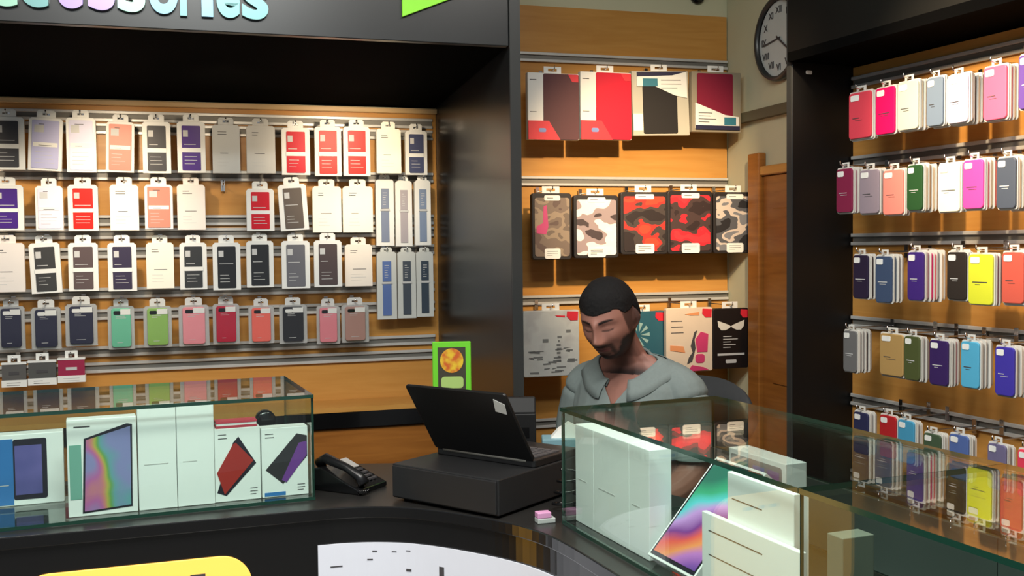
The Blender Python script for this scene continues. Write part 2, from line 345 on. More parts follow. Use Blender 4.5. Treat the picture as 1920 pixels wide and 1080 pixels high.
# ------------------------------------------------------------------ hanging stock
def cmat(rgb,rough=0.4): return mat('case_%02x%02x%02x'%tuple(rgb),rgb,rough,var=0.03,spec=0.25)
CAMERA_DOT=mat('camera_glass',(20,20,22),0.1)
def hook(P,x,z,L,label):
    """wire hook clipped to a rail, tip turned up; x,z where it leaves the board"""
    t=thing('display_hook',P.M(x,0.0,z),label,'hook','display hooks on the rails')
    b=MB(); b.box(-0.007,0.007,-0.0175,-0.0135,-0.02,0.02); b.obj('clip',CHROME,t)
    b=MB(); b.tube([(0,-0.017,0.0),(0,-L+0.008,0.0),(0,-L,0.004),(0,-L,0.014)],0.0022,6); b.obj('wire',CHROME,t)
    return t
def card_with_tab(b,w,h,th,tabh,mi=0,tabw=0.56):
    """card from z=0 to h with a hang tab on top; the tab leaves a slot for the hook"""
    r=min(0.008,w*0.15)
    b.prism([(-w/2,0),(w/2,0)]+[(w/2,h-r),(w/2-r,h),(-w/2+r,h),(-w/2,h-r)],0,th,mi)
    if tabh>0:
        a=w*tabw/2; s=a*0.38; y0=th*0.35; y1=y0+0.0012
        b.box(-a,-s,y0,y1,h,h+tabh,mi); b.box(s,a,y0,y1,h,h+tabh,mi); b.box(-s,s,y0,y1,h,h+tabh*0.45,mi)
        b.prism([(-a,h+tabh),(a,h+tabh),(a*0.75,h+tabh+0.006),(-a*0.75,h+tabh+0.006)],y0,y1,mi)
        b.box(-s,s,y0,y1,h+tabh*0.75,h+tabh,mi)
def lines(b,x0,x1,z,n,dz,y,hgt=0.0014,mi=0,seed=0):
    rr=random.Random(seed)
    for k in range(n):
        w=(x1-x0)*rr.uniform(0.45,1.0); b.box(x0,x0+w,y-0.0006,y,z-k*dz-hgt,z-k*dz,mi)
def pack(P,box,off,kind,rgb,label,roll=0.0,hooked=True,railz=None,short=None,name='phone_case_pack',group=None,seed=0,tab=True,th=0.016):
    u0,u1,v0,v1=box; um=(u0+u1)/2; vm=(v0+v1)/2
    xa,_=P.at(u0,vm,off); xb,_=P.at(u1,vm,off); _,zt=P.at(um,v0,off); _,zb=P.at(um,v1,off)
    w=xb-xa; H=zt-zb; x=(xa+xb)/2; tabh=0.02 if tab else 0.0
    h=H-(tabh+0.006 if tab else 0)
    t=thing(name,P.M(x,off,zb,roll),label,'phone case' if name=='phone_case_pack' else 'pack',group)
    rd=random.Random(seed+int(u0*7+v0))
    if kind in('W','G'):      # white card, coloured case in a window, white band
        b=MB(); card_with_tab(b,w,h,th,tabh); b.obj('card',WHITE,t,None,0.0012,1)
        cx0,cx1,cz0,cz1=-w*0.33,w*0.33,h*0.045,h*0.92
        b=MB(); b.prism(rrect(cx0,cx1,cz0,cz1,0.004),-0.003,0.0005); b.obj('phone_case',cmat(rgb),t)
        zb_=h*0.40
        if kind=='W':
            b=MB(); b.box(cx0-0.002,cx1+0.002,-0.0042,-0.0028,zb_,zb_+h*0.085); b.obj('label_band',WHITE,t)
        b=MB(); b.box(cx0+0.004,cx0+w*0.22,-0.0038,-0.0028,h*0.70,h*0.83); lines(b,cx0+0.006,cx1-0.006,h*0.56,1,0.008,-0.003,0.0022,0,seed); lines(b,cx0+0.008,cx1-0.008,h*0.32,3,h*0.07,-0.003,0.0016,0,seed+1); b.obj('print',PALEINK,t)
    elif kind=='B':           # plain pale card
        b=MB(); card_with_tab(b,w,h,th,tabh); b.obj('card',cmat(rgb),t,None,0.0012,1)
        b=MB(); lines(b,-w*0.3,w*0.05,h*0.86,2,h*0.05,0,0.0022,0,seed); lines(b,-w*0.22,w*0.28,h*0.42,1,0.01,0,0.002,0,seed+2); b.obj('print',INK,t)
        b=MB(); lines(b,-w*0.3,w*0.3,h*0.3,3,h*0.07,0,0.0012,0,seed+3); b.obj('print',PALEINK,t)
    elif kind=='L':           # full-colour card with pale label strip
        b=MB(); card_with_tab(b,w,h,th,tabh); b.obj('card',WHITE,t,None,0.0012,1)
        b=MB(); b.prism(rrect(-w*0.40,w*0.40,h*0.04,h*0.95,0.004),-0.003,0.0005); b.obj('phone_case',cmat(rgb),t)
        b=MB(); b.box(-w*0.36,w*0.36,-0.0042,-0.0028,h*0.45,h*0.53); b.obj('label_band',WHITE,t)
        b=MB(); lines(b,-w*0.2,w*0.1,h*0.88,1,0.01,-0.003,0.002,0,seed); lines(b,-w*0.2,w*0.2,h*0.48,1,0.01,-0.0041,0.0015,0,seed+1); b.obj('print',INK,t)
        b=MB(); b.box(-w*0.33,-w*0.05,-0.0036,-0.0028,h*0.72,h*0.86); b.obj('printed_patch',PALEINK,t)
        b=MB(); lines(b,-w*0.3,w*0.3,h*0.36,4,h*0.07,-0.003,0.0013,0,seed+4); b.obj('print',PALEINK,t)
    elif kind=='C':           # case in a clear pack
        b=MB(); card_with_tab(b,w,h,0.002,tabh); b.obj('card',cmat((206,206,202)),t,Matrix.Translation((0,th-0.003,0)))
        b=MB(); b.prism(rrect(-w*0.37,w*0.37,h*0.05,h*0.95,0.009),0.002,th-0.004); c=b.obj('phone_case',cmat(rgb),t,None,0.002,2)
        b=MB(); b.prism(rrect(-w*0.28,-w*0.02,h*0.80,h*0.89,0.004),0.001,0.0025); b.obj('camera_cutout',CAMERA_DOT if sum(rgb)>200 else WHITE,c)
        b=MB(); b.box(-w*0.02,w*0.36,0.0006,0.0022,h*0.80,h*0.93); b.obj('label_band',WHITE,t)
        b=MB(); lines(b,-w*0.16,w*0.14,h*0.16,1,0.01,0.002,0.0018,0,seed); lines(b,-w*0.2,w*0.2,h*0.77,2,h*0.04,0.002,0.0016,0,seed+5); b.obj('print',PALEINK,t)
        b=MB(); b.prism(rrect(-w*0.5,w*0.5,0,h,0.006),0.0,th-0.004); b.obj('blister',CLEAR,t)
    if hooked and railz is not None:
        hz=zb+h+tabh*0.52 if tab else zb+h-0.004
        hx=x+math.sin(roll)*h
        hook(P,hx,min(hz,zb+h+tabh*0.6),off+0.012,'chrome hook holding the '+(short or label))
    return t
NAVY=(44,44,66); CHAR=(62,62,66); PURP=(72,36,130); RED=(206,22,42); ORED=(224,34,24); CREAM=(246,242,226); LAV=(190,190,226); SALM=(222,140,120); PGREY=(206,208,206)
ROW1=[(-22,46,204,318,'W',CHAR,'charcoal case cut by the photo edge'),
 (50,114,206,320,'L',LAV,'lavender case right of the charcoal one'),
 (124,180,206,323,'L',(222,220,242),'pale lilac case left of the salmon one'),
 (197,250,214,323,'L',SALM,'salmon pink case'),
 (267,320,214,325,'W',CHAR,'charcoal case between salmon and purple'),
 (332,385,214,324,'W',PURP,'purple case'),
 (398,450,220,325,'B',PGREY,'pale grey card right of the purple case'),
 (462,516,222,325,'B',(210,208,202),'pale grey card left of the reds'),
 (528,581,226,328,'W',RED,'first of three red cases'),
 (590,640,224,330,'W',ORED,'middle one of three red cases'),
 (644,694,224,330,'W',ORED,'third red case'),
 (706,752,228,325,'B',CREAM,'cream white card'),
 (760,801,232,328,'W',(70,76,108),'slate blue case at the right end')]
for i,(a,b_,c,d,k,rgb,s) in enumerate(ROW1):
    ro={1:0.05,3:0.03}.get(i,0)
    pack(BK,(a,b_,c,d),0.10+0.02*(i%3),k,rgb,s+', top row pack, left wall',ro,True,1,s+', top row, left wall',seed=i)
ROW2=[(-22,44,332,432,'W',PURP,'purple case cut by the photo edge',0),
 (66,118,334,432,'L',(232,226,240),'pale lilac case'   ,0),
 (127,184,332,433,'W',ORED,'orange red case left of the white card',0),
 (206,260,332,432,'B',(250,246,236),'blank white card left of the salmon case',0),
 (271,324,332,430,'L',SALM,'salmon pink case',0),
 (332,385,332,431,'B',(240,232,224),'white card left of the empty hook',0),
 (462,514,340,433,'W',RED,'red case right of the empty hook',0),
 (526,579,332,432,'G',(98,88,80),'taupe case hanging askew',-0.06),
 (586,640,336,436,'B',CREAM,'cream card right of the askew case',0),
 (643,699,336,436,'B',(250,246,226),'cream white card beside the slim packs',0)]
for i,(a,b_,c,d,k,rgb,s,ro) in enumerate(ROW2):
    pack(BK,(a,b_,c,d),0.10+0.02*((i+1)%3),k,rgb,s+', second row pack, left wall',ro,True,1,s+', second row, left wall',seed=i+20)
x,z=BK.at(418,348,0.03); hook(BK,x,z,0.10,'empty chrome hook on the second rail of the left wall')
ROW3=[(-25,46,441,548,'B',(246,236,226),'white card cut by the photo edge',0),
 (58,116,441,550,'W',(64,64,64),'dark grey case hanging slightly askew',-0.04),
 (128,184,441,546,'W',(94,80,80),'brown grey case',0),
 (202,256,441,546,'W',(60,54,76),'dark plum case left of the cream card',0),
 (274,326,441,541,'B',CREAM,'cream white card between two dark cases',0),
 (337,388,441,543,'W',(58,60,62),'charcoal case right of the cream card',0),
 (399,451,441,544,'G',(44,46,50),'black case, left one of a pair',0),
 (462,513,438,539,'G',(46,48,52),'black case, right one of a pair',0),
 (528,581,438,541,'G',(110,110,116),'mid grey case',0),
 (589,641,437,538,'G',(84,72,72),'brown black case before the last white card',0),
 (647,698,445,537,'B',(246,236,222),'white card at the right end',0)]
for i,(a,b_,c,d,k,rgb,s,ro) in enumerate(ROW3):
    pack(BK,(a,b_,c,d),0.10+0.02*((i+2)%3),k,rgb,s+', third row pack, left wall',ro,True,1,s+', third row, left wall',seed=i+40)
ROW4=[(-6,46,560,656,NAVY,'navy case, leftmost of three'),(58,114,562,655,NAVY,'navy case, middle one of three'),(122,182,556,649,NAVY,'navy case, third and hung highest'),
 (202,252,560,655,(112,196,160),'mint green case'),(269,322,560,651,(146,190,98),'lime green case'),(335,392,558,649,(240,152,160),'bright pink case'),
 (399,449,556,645,(190,30,60),'crimson case'),(466,514,560,644,(244,112,98),'coral case with a shiny front'),(524,576,558,644,(36,36,40),'black case'),
 (594,638,560,645,(232,142,152),'dull pink case'),(641,692,558,642,(182,142,132),'rose brown case')]
for i,(a,b_,c,d,rgb,s) in enumerate(ROW4):
    pack(BK,(a,b_,c,d),0.09+0.015*(i%3),'C',rgb,s+', clear pack, fourth row, left wall',0,True,1,s+', fourth row, left wall',seed=i+60)
# three small boxes on the lowest rail
for i,(a,b_,c,d,rgb,s) in enumerate([(2,50,680,726,(96,94,92),'small grey device box, leftmost of three under the navy cases'),(52,106,676,722,(90,90,88),'small grey device box beside the maroon one under the navy cases'),(108,160,671,717,(160,50,80),'small maroon device box under the navy cases')]):
    off=0.11; xa,_=BK.at(a,700,off); xb,_=BK.at(b_,700,off); _,zt=BK.at((a+b_)/2,c,off); _,zb=BK.at((a+b_)/2,d,off)
    w=xb-xa; h=zt-zb; t=thing('device_box',BK.M((xa+xb)/2,off,zb),s,'box')
    b=MB(); b.box(-w/2,w/2,0,0.03,0,h*0.28); b.obj('carton',WHITE,t)
    b=MB(); b.box(-w/2,w/2,0,0.03,h*0.92,h); b.obj('lid',WHITE,t)
    b=MB(); b.box(-w/2+0.002,w/2-0.002,0.002,0.03,h*0.28,h*0.92); b.obj('window',cmat(rgb,0.2),t)
    b=MB(); b.box(-w*0.2,w*0.2,0.0008,0.003,h*0.5,h*0.62); lines(b,-w*0.3,w*0.3,h*0.18,2,0.008,0,0.0015,0,i); b.obj('print',PALEINK if i==2 else INK,t)
    b=MB(); b.box(-0.02,-0.01,0.012,0.0132,h,h+0.024); b.box(0.01,0.02,0.012,0.0132,h,h+0.024); b.box(-0.01,0.01,0.012,0.0132,h+0.014,h+0.024); b.obj('hang_tab',WHITE,t)
    hook(BK,(xa+xb)/2,zb+h+0.008,off+0.015,'chrome hook holding the '+s)
# slim packs at the right end of the left board
SLIM=[(705,739,330,461,(128,138,160),'leftmost slim pack'),(742,773,333,462,(176,168,172),'middle slim pack'),(778,808,332,460,(130,146,172),'rightmost slim pack')]
SLIM2=[(705,742,466,599,(92,116,170),'leftmost slim pack'),(744,778,466,597,(74,82,92),'middle slim pack'),(779,811,466,594,(62,74,86),'rightmost slim pack')]
for r,(lst,rn) in enumerate(((SLIM,'in the upper trio'),(SLIM2,'in the lower trio'))):
    for i,(a,b_,c,d,rgb,s) in enumerate(lst):
        off=0.08; xa,_=BK.at(a,400,off); xb,_=BK.at(b_,400,off); _,zt=BK.at((a+b_)/2,c,off); _,zb=BK.at((a+b_)/2,d,off)
        w=xb-xa; h=zt-zb-0.012
        nm=['pale blue strip','pinkish grey strip','light blue strip'] if r==0 else ['bright blue strip','dark grey strip','blue black strip']
        t=thing('slim_pack',BK.M((xa+xb)/2,off,zb),'slim white hanging pack with a %s, %s %s, left wall'%(nm[i],s.split()[0],rn),'pack')
        b=MB(); card_with_tab(b,w,h,0.02,0.010,0,0.6); b.obj('card',WHITE if r==0 else cmat((206,208,202)),t,None,0.001,1)
        b=MB(); b.box(-w*0.22,w*0.22,-0.003,0.0005,h*0.06,h*0.52); b.obj('strip',cmat(rgb),t)
        b=MB(); b.box(-w*0.22,w*0.22,-0.003,0.0005,h*0.56,h*0.86); b.obj('strip',cmat(rgb),t)
        b=MB(); b.box(-w*0.26,w*0.26,-0.004,-0.0005,h*0.525,h*0.555); lines(b,-w*0.12,w*0.12,h*0.8,6,h*0.035,-0.003,0.002,0,i); b.obj('print',PALEINK,t)
        hook(BK,(xa+xb)/2,zb+h+0.006,off+0.015,'chrome hook holding the %s %s'%(s,rn))
# ------------------------------------------------------------------ tablet cases on the centre board
def cbox(box,off):
    u0,u1,v0,v1=box; um=(u0+u1)/2; vm=(v0+v1)/2
    xa,_=BK.at(u0,vm,off); xb,_=BK.at(u1,vm,off); _,zt=BK.at(um,v0,off); _,zb=BK.at(um,v1,off)
    return (xa+xb)/2,zb,xb-xa,zt-zb
def hang_tab(b,h,a=0.035,th=0.03,y=0.012):
    b.box(-a,-a*0.5,y,y+0.0012,h-0.002,h+0.026); b.box(a*0.5,a,y,y+0.0012,h-0.002,h+0.026); b.box(-a*0.5,a*0.5,y,y+0.0012,h+0.018,h+0.026); b.box(-a*0.5,a*0.5,y,y+0.0012,h-0.002,h+0.008)
LOGO=mat('red_logo',(216,40,56),0.5)
NVY=mat('navy_print',(36,36,66),0.5); TEAL=mat('teal_print',(52,122,140),0.5)
def tcase(box,off,label,short,builder,roll=0.0,tab=True):
    x,z,w,h=cbox(box,off)
    t=thing('tablet_case_pack',BK.M(x,off,z,roll),label,'tablet case')
    builder(t,w,h)
    if tab:
        b=MB(); hang_tab(b,h); b.obj('hang_tab',WHITE,t)
        hook(BK,x+math.sin(roll)*h,z+h+0.012,off+0.012,'chrome hook holding the '+short)
    return t
def book(cover,strip):
    def f(t,w,h):
        b=MB(); b.box(-w/2,w/2,0.002,0.03,0,h); b.obj('sleeve',WHITE,t,None,0.002,1)
        b=MB(); b.prism(rrect(-w/2+w*0.30,w/2-0.002,0.002,h-0.003,0.006),-0.002,0.0025); b.obj('cover',cmat(cover,0.5),t)
        b=MB(); b.prism([(-w/2,0.0),(w*0.12,0.0),(-w*0.10,h*0.28),(-w/2,h*0.28)],-0.0032,0.0022); b.obj('corner_print',LOGO,t)
        b=MB(); b.prism(rrect(-w*0.30,-w*0.16,h*0.11,h*0.17,0.006),-0.0042,-0.003); b.obj('badge',mat('blue_badge',(120,140,196),0.4),t)
        b=MB(); b.prism([(w*0.28,h-0.004),(w/2-0.004,h-0.004),(w/2-0.004,h-0.032),(w*0.36,h-0.032)],-0.0032,-0.0015); b.obj('logo',LOGO,t)
        b=MB(); lines(b,-w*0.46,-w*0.24,h*0.9,1,0.01,0.002,0.003,0,3); lines(b,-w*0.46,-w*0.24,h*0.42,1,0.01,0.002,0.002,0,4); b.obj('print',INK,t)
    return f
tcase((990,1086,137,262),0.17,'maroon tablet case in white sleeve, left end of the top row behind the man','maroon tablet case at the left end',book((92,56,60),0))
tcase((1089,1184,135,262),0.17,'bright red tablet case in white sleeve in the top row behind the man','bright red tablet case',book((206,26,52),0))
def wrap_up(t,w,h):
    b=MB(); b.box(-w/2,w/2,0.002,0.03,0,h); b.obj('sleeve',cmat((188,184,168)),t,None,0.002,1)
    b=MB(); b.prism(rrect(-w*0.32,w*0.28,0.008,h*0.84,0.006),-0.002,0.0025); b.obj('cover',cmat((40,38,38),0.5),t)
    b=MB(); b.prism([(-w*0.42,h*0.98),(w*0.46,h*0.98),(w*0.46,h*0.58),(w*0.24,h*0.62),(-w*0.10,h*0.76),(-w*0.42,h*0.76)],-0.0032,0.0022); b.obj('wrap',WHITE,t)
    b=MB(); b.prism([(-w*0.42,h*0.98),(w*0.46,h*0.99),(w*0.2,h*0.93),(-w*0.42,h*0.91)],-0.0042,-0.003); b.obj('navy_print',NVY,t)
    b=MB(); b.box(-w*0.32,-w*0.06,-0.0042,-0.003,h*0.76,h*0.88); b.obj('teal_print',TEAL,t)
    b=MB(); lines(b,w*0.0,w*0.4,h*0.86,3,h*0.06,-0.0033,0.0025,0,6); b.obj('print',INK,t)
    b=MB(); b.box(-w/2,-w*0.33,-0.001,0.002,0.02,h*0.34); b.obj('spine_label',WHITE,t)
tcase((1188,1294,133,254),0.15,'black tablet case under a white and navy wrap, top row behind the man','black wrapped tablet case',wrap_up,-0.03)
def wrap_down(t,w,h):
    b=MB(); b.box(-w/2,w/2,0.002,0.03,0,h); b.obj('sleeve',cmat((150,140,120)),t,None,0.002,1)
    b=MB(); b.prism(rrect(-w*0.40,w*0.32,h*0.12,h*0.97,0.006),-0.002,0.0025); b.obj('cover',cmat((128,30,54),0.5),t)
    b=MB(); b.prism([(-w*0.44,h*0.06),(w*0.44,h*0.06),(w*0.44,h*0.26),(w*0.16,h*0.29),(-w*0.44,h*0.48)],-0.0032,0.0022); b.obj('wrap',WHITE,t)
    b=MB(); b.box(-w*0.44,w*0.46,-0.0042,-0.003,h*0.04,h*0.11); b.obj('navy_print',NVY,t)
    b=MB(); b.box(w*0.14,w*0.38,-0.0042,-0.003,h*0.12,h*0.25); b.obj('teal_print',TEAL,t)
    b=MB(); lines(b,-w*0.38,w*0.06,h*0.32,4,h*0.05,-0.0033,0.0025,0,7); b.obj('print',INK,t)
tcase((1298,1390,135,248),0.17,'crimson tablet case with a white and navy wrap, right end of the top row','crimson wrapped tablet case',wrap_down)
def rugged(cm):
    def f(t,w,h):
        b=MB(); b.prism(rrect(-w/2,w/2,0,h,0.012),0.0,0.028); b.obj('shell',mat('rugged_rubber',(30,26,27),0.55),t,None,0.003,2)
        b=MB(); b.prism(rrect(-w*0.44,w*0.44,h*0.05,h*0.93,0.010),-0.003,0.001); b.obj('camouflage_back',cm,t)
        b=MB(); b.prism(rrect(-w*0.20,w*0.20,h*0.015,h*0.17,0.008),-0.0045,-0.002); b.obj('label',WHITE,t)
        b=MB(); b.prism(rrect(-w*0.20,w*0.20,h*0.885,h*0.965,0.006),-0.0045,-0.002); b.obj('label',WHITE,t)
        b=MB(); lines(b,-w*0.14,w*0.14,h*0.13,3,h*0.03,-0.0044,0.0016,0,2); lines(b,-w*0.14,w*0.14,h*0.93,1,0.01,-0.0044,0.002,0,3); b.obj('print',INK,t)
    return f
def camo(n,cs,off): return ramp_mat('camo_'+n,list(zip((0.0,0.42,0.52,0.60),cs)),11,0.5,1.5,'CONSTANT',(1,1,1.5),off)
G1=camo('olive',[(96,78,72),(120,104,92),(150,132,112),(112,98,86)],(1,2,3))
pinkc=mat('camo_pink',(196,70,120),0.5)
G2=camo('white',[(70,58,60),(160,142,142),(248,240,226),(250,244,232)],(4,1,0))
G3=camo('red',[(44,34,34),(70,60,56),(232,52,44),(242,72,48)],(0.3,5,2))
G4=camo('scarlet',[(48,34,34),(70,52,50),(222,40,52),(240,52,60)],(7,2,2.6))
G5=camo('grey',[(36,36,40),(84,86,92),(200,186,174),(120,122,128)],(3,8,1))
for bx,cm,l,s in (((998,1072,362,487),G1,'olive brown camouflage tablet case with a pink patch, left end of the middle row','olive camouflage tablet case'),((1076,1160,366,484),G2,'white camouflage tablet case in the middle row above the seated man','white camouflage tablet case'),
 ((1164,1252,360,477),G3,'orange red and black camouflage tablet case, third in the middle row','orange red camouflage tablet case'),((1252,1336,358,476),G4,'scarlet and black camouflage tablet case, fourth in the middle row','scarlet camouflage tablet case'),((1338,1416,360,475),G5,'grey and white camouflage tablet case, right end of the middle row','grey camouflage tablet case')):
    t=tcase(bx,0.19,l,s,rugged(cm))
    if cm is G1:
        b=MB(); x_,z_,w,h=cbox(bx,0.19); b.prism([(-w*0.40,h*0.40),(-w*0.16,h*0.38),(-w*0.1,h*0.5),(-w*0.14,h*0.82),(-w*0.22,h*0.80),(-w*0.24,h*0.55),(-w*0.40,h*0.50)],-0.0040,-0.0025); b.obj('pink_patch',pinkc,t)
def bag(base,art):
    def f(t,w,h):
        b=MB(); b.prism(rrect(-w/2,w/2,0,h,0.008),0.003,0.026); b.obj('bag',base,t,None,0.003,2)
        b=MB(); b.prism([(w*0.28,h*0.98),(w*0.48,h*0.97),(w*0.47,h*0.84),(w*0.34,h*0.84),(w*0.27,h*0.90)],0.0008,0.0035); b.obj('logo',LOGO,t)
        art(t,w,h)
    return f
def art_sketch(t,w,h):
    b=MB(); rr=random.Random(3)
    for k in range(26):
        x=rr.uniform(-0.44,0.3)*w; z=rr.uniform(0.05,0.42)*h; l=rr.uniform(0.06,0.18)*w; b.prism([(x,z),(x+l,z+rr.uniform(-0.02,0.02)*h),(x+l,z+0.004+rr.uniform(0,0.01)*h),(x,z+0.005)],0.0012,0.0035)
    for k in range(7): b.box((0.10+rr.uniform(-0.03,0.03))*w,(0.16+rr.uniform(-0.02,0.03))*w,0.0012,0.0035,(0.22+0.06*k)*h,(0.25+0.06*k)*h)
    b.box(-0.16*w,-0.06*w,0.0012,0.0035,0.52*h,0.57*h); b.box(0.26*w,0.34*w,0.0012,0.0035,0.66*h,0.70*h)
    b.obj('sketch_print',mat('sketch_grey',(120,122,120),0.6),t)
    b=MB(); b.prism([(w*0.06,h*0.925),(w*0.24,h*0.915),(w*0.24,h*0.89),(w*0.10,h*0.90)],0.0012,0.0035); b.obj('red_print',LOGO,t)
tcase((982,1087,582,706),0.20,'white tablet case with grey line drawing hanging left of the man','white tablet case with grey drawing',bag(ramp_mat('sketch_paper',[(0,(176,178,176)),(0.5,(204,206,200)),(0.6,(190,190,186))],9,0.4,3,'LINEAR'),art_sketch))
def art_teal(t,w,h):
    b=MB(); 
    for k in range(10):
        w0=2*PI*k/10; b.prism([(-w*0.1+0.012*math.cos(w0),h*0.62+0.012*math.sin(w0)),(-w*0.1+0.05*math.cos(w0+0.2),h*0.62+0.05*math.sin(w0+0.2)),(-w*0.1+0.05*math.cos(w0-0.1),h*0.62+0.05*math.sin(w0-0.1))],0.0012,0.0035)
    b.prism([(-w*0.46,h*0.42),(-w*0.1,h*0.32),(w*0.16,h*0.38),(-w*0.1,h*0.28),(-w*0.46,h*0.34)],0.0012,0.0035)
    b.obj('pale_print',mat('teal_pale',(150,182,176),0.5),t)
tcase((1162,1249,584,700),0.16,'teal tablet case with pale pattern hanging directly behind the man','teal tablet case',bag(mat('teal_bag',(48,96,110),0.4),art_teal))
def art_pink(t,w,h):
    b=MB(); b.prism([(w*0.05,h*0.10),(w*0.3,h*0.06),(w*0.42,h*0.0+0.004),(-w*0.05,h*0.004)],0.0008,0.003); b.prism([(w*0.16,h*0.30),(w*0.38,h*0.30),(w*0.40,h*0.58),(w*0.24,h*0.62),(w*0.12,h*0.50)],0.0008,0.003); b.prism(rrect(w*0.12,w*0.32,h*0.13,h*0.27,0.012),0.0008,0.003); b.obj('pink_print',mat('pink_print',(206,62,112),0.5),t)
    b=MB(); b.prism([(-w*0.02,h*0.22),(w*0.06,h*0.30),(w*0.02,h*0.40),(w*0.1,h*0.62),(w*0.16,h*0.64),(w*0.10,h*0.5),(w*0.12,h*0.36),(w*0.05,h*0.16),(-w*0.06,h*0.12)],0.0006,0.003); b.obj('black_print',INK,t)
    b=MB(); b.prism([(-w*0.42,h*0.34),(-w*0.1,h*0.30),(-w*0.14,h*0.40),(-w*0.42,h*0.42)],0.0008,0.003); b.prism([(-w*0.1,h*0.9),(w*0.2,h*0.93),(w*0.2,h*0.88),(w*0.02,h*0.88)],0.0008,0.003); b.obj('orange_print',mat('orange_print',(226,150,100),0.5),t)
    b=MB(); lines(b,-w*0.4,-w*0.1,h*0.8,3,h*0.09,0.0026,0.003,0,5); b.obj('print',INK,t)
tcase((1250,1337,577,697),0.20,'cream tablet case with pink and black artwork hanging right of the man','cream tablet case with pink artwork',bag(mat('cream_bag',(226,206,182),0.4),art_pink))
def art_wings(t,w,h):
    b=MB()
    for s in (-1,1): b.prism([(0,h*0.70),(s*w*0.08,h*0.73),(s*w*0.38,h*0.80),(s*w*0.36,h*0.70),(s*w*0.28,h*0.64),(s*w*0.16,h*0.64),(s*w*0.05,h*0.67)],0.0008,0.0032)
    b.obj('wing_print',mat('wing_white',(222,218,206),0.5),t)
    b=MB(); b.box(-w*0.38,w*0.38,0.0012,0.0034,h*0.22,h*0.255); b.obj('white_bar',PALEINK,t)
    b=MB(); lines(b,-w*0.22,w*0.2,h*0.54,5,h*0.045,0.0030,0.003,0,8); b.obj('print',PALEINK,t)
    b=MB(); b.prism(rrect(-w*0.15,w*0.15,h*0.09,h*0.15,0.004),0.0012,0.0034); b.obj('badge',PALEINK,t)
tcase((1338,1404,578,691),0.20,'black tablet case with a white winged print, right end of the lowest row','black tablet case with winged print',bag(mat('black_bag',(28,24,24),0.35),art_wings))
# ------------------------------------------------------------------ right-hand wall: stacks of case packs on long hooks
PACKW=cmat((214,212,204))
def thin_pack_mesh(w,h,rgb):
    key='stack_pack_%02x%02x%02x_%d_%d'%(*rgb,int(w*1000),int(h*1000))
    if key in bpy.data.meshes: return bpy.data.meshes[key]
    b=MB(); b.prism(rrect(-w/2,w/2,0,h,0.006,3),0.0,0.0022,0); b.prism(rrect(-w*0.46,w*0.46,h*0.03,h*0.96,0.008,3),0.0022,0.0095,1)
    me=b.mesh(key); me.materials.append(PACKW); me.materials.append(cmat(rgb)); return me
def rstack(box,rgb,short,behind,off=0.19,pitch=0.0125,lab='dark'):
    u0,u1,v0,v1=box; um=(u0+u1)/2; vm=(v0+v1)/2
    xa,_=RW.at(u0,vm,off); xb,_=RW.at(u1,vm,off); _,zt=RW.at(um,v0,off); _,zb=RW.at(um,v1,off)
    w=max(0.062,min(0.112,xb-xa)); h=zt-zb; x=xa+w/2
    t=thing('phone_case_pack',RW.M(x,off,zb),short+', frontmost on its hook, right wall','phone case')
    b=MB(); b.prism(rrect(-w/2,w/2,0,h,0.006,3),0.0065,0.009); b.box(-w*0.2,-w*0.1,0.0065,0.0078,h,h+0.015); b.box(w*0.1,w*0.2,0.0065,0.0078,h,h+0.015); b.box(-w*0.1,w*0.1,0.0065,0.0078,h+0.010,h+0.015); b.obj('card',PACKW,t)
    b=MB(); b.prism(rrect(-w*0.47,w*0.47,h*0.02,h*0.97,0.010),0.0,0.0066); c=b.obj('phone_case',cmat(rgb),t,None,0.002,2)
    b=MB(); b.prism(rrect(-w*0.38,-w*0.02,h*0.80,h*0.92,0.004),-0.0012,0.0004); b.obj('label',WHITE if sum(rgb)<600 else cmat((216,214,206)),t)
    b=MB(); lines(b,-w*0.3,w*0.3,h*0.45,1,0.01,0,0.0022,0,int(u0)); lines(b,-w*0.2,w*0.2,h*0.40,1,0.01,0,0.0012,0,int(u0)+1); b.obj('print',INK if sum(rgb)>330 else PALEINK,t)
    for k,(cn,crgb) in enumerate(behind):
        o=bpy.data.objects.new('phone_case_pack',thin_pack_mesh(w,h,crgb)); COL.objects.link(o)
        rr=random.Random(int(u0)*31+k)
        o.matrix_world=RW.M(x+rr.uniform(-0.003,0.003),off-0.0115-k*pitch,zb+rr.uniform(-0.004,0.003))
        tag(o,'%s pack behind the %s, right wall'%(cn,short),'phone case','packs behind the '+short)
    hook(RW,x,zb+h+0.006,off+0.014,'chrome hook holding the '+short+', right wall')
GR=('grey',(150,148,146)); CR=('cream',(232,214,180)); TN=('tan',(176,146,110)); PK=('pink',(236,130,140)); WH=('white',(232,228,222)); DK=('dark',(58,46,48)); MV=('mauve',(160,120,130)); RD=('red',(196,54,58)); MG=('magenta',(222,40,120)); SL=('slate',(86,96,112))
R1=[((1590,1634,170,261),(216,70,86),'coral pink case starting the top row',[GR,PK]),
 ((1640,1678,161,253),(222,20,96),'hot pink case in the top row',[MG,GR]),
 ((1681,1722,150,245),(198,200,184),'pale grey green case in the top row',[CR,CR,TN]),
 ((1736,1762,143,238),(118,134,152),'slate blue case in the top row',[TN,GR,CR]),
 ((1774,1815,138,232),(226,218,240),'pale lilac case in the top row',[WH,DK,CR,DK,CR]),
 ((1842,1888,121,226),(244,96,130),'rose pink case in the top row',[PK,CR,TN]),
 ((1908,1950,98,205),(92,66,140),'violet case ending the top row',[CR,PK])]
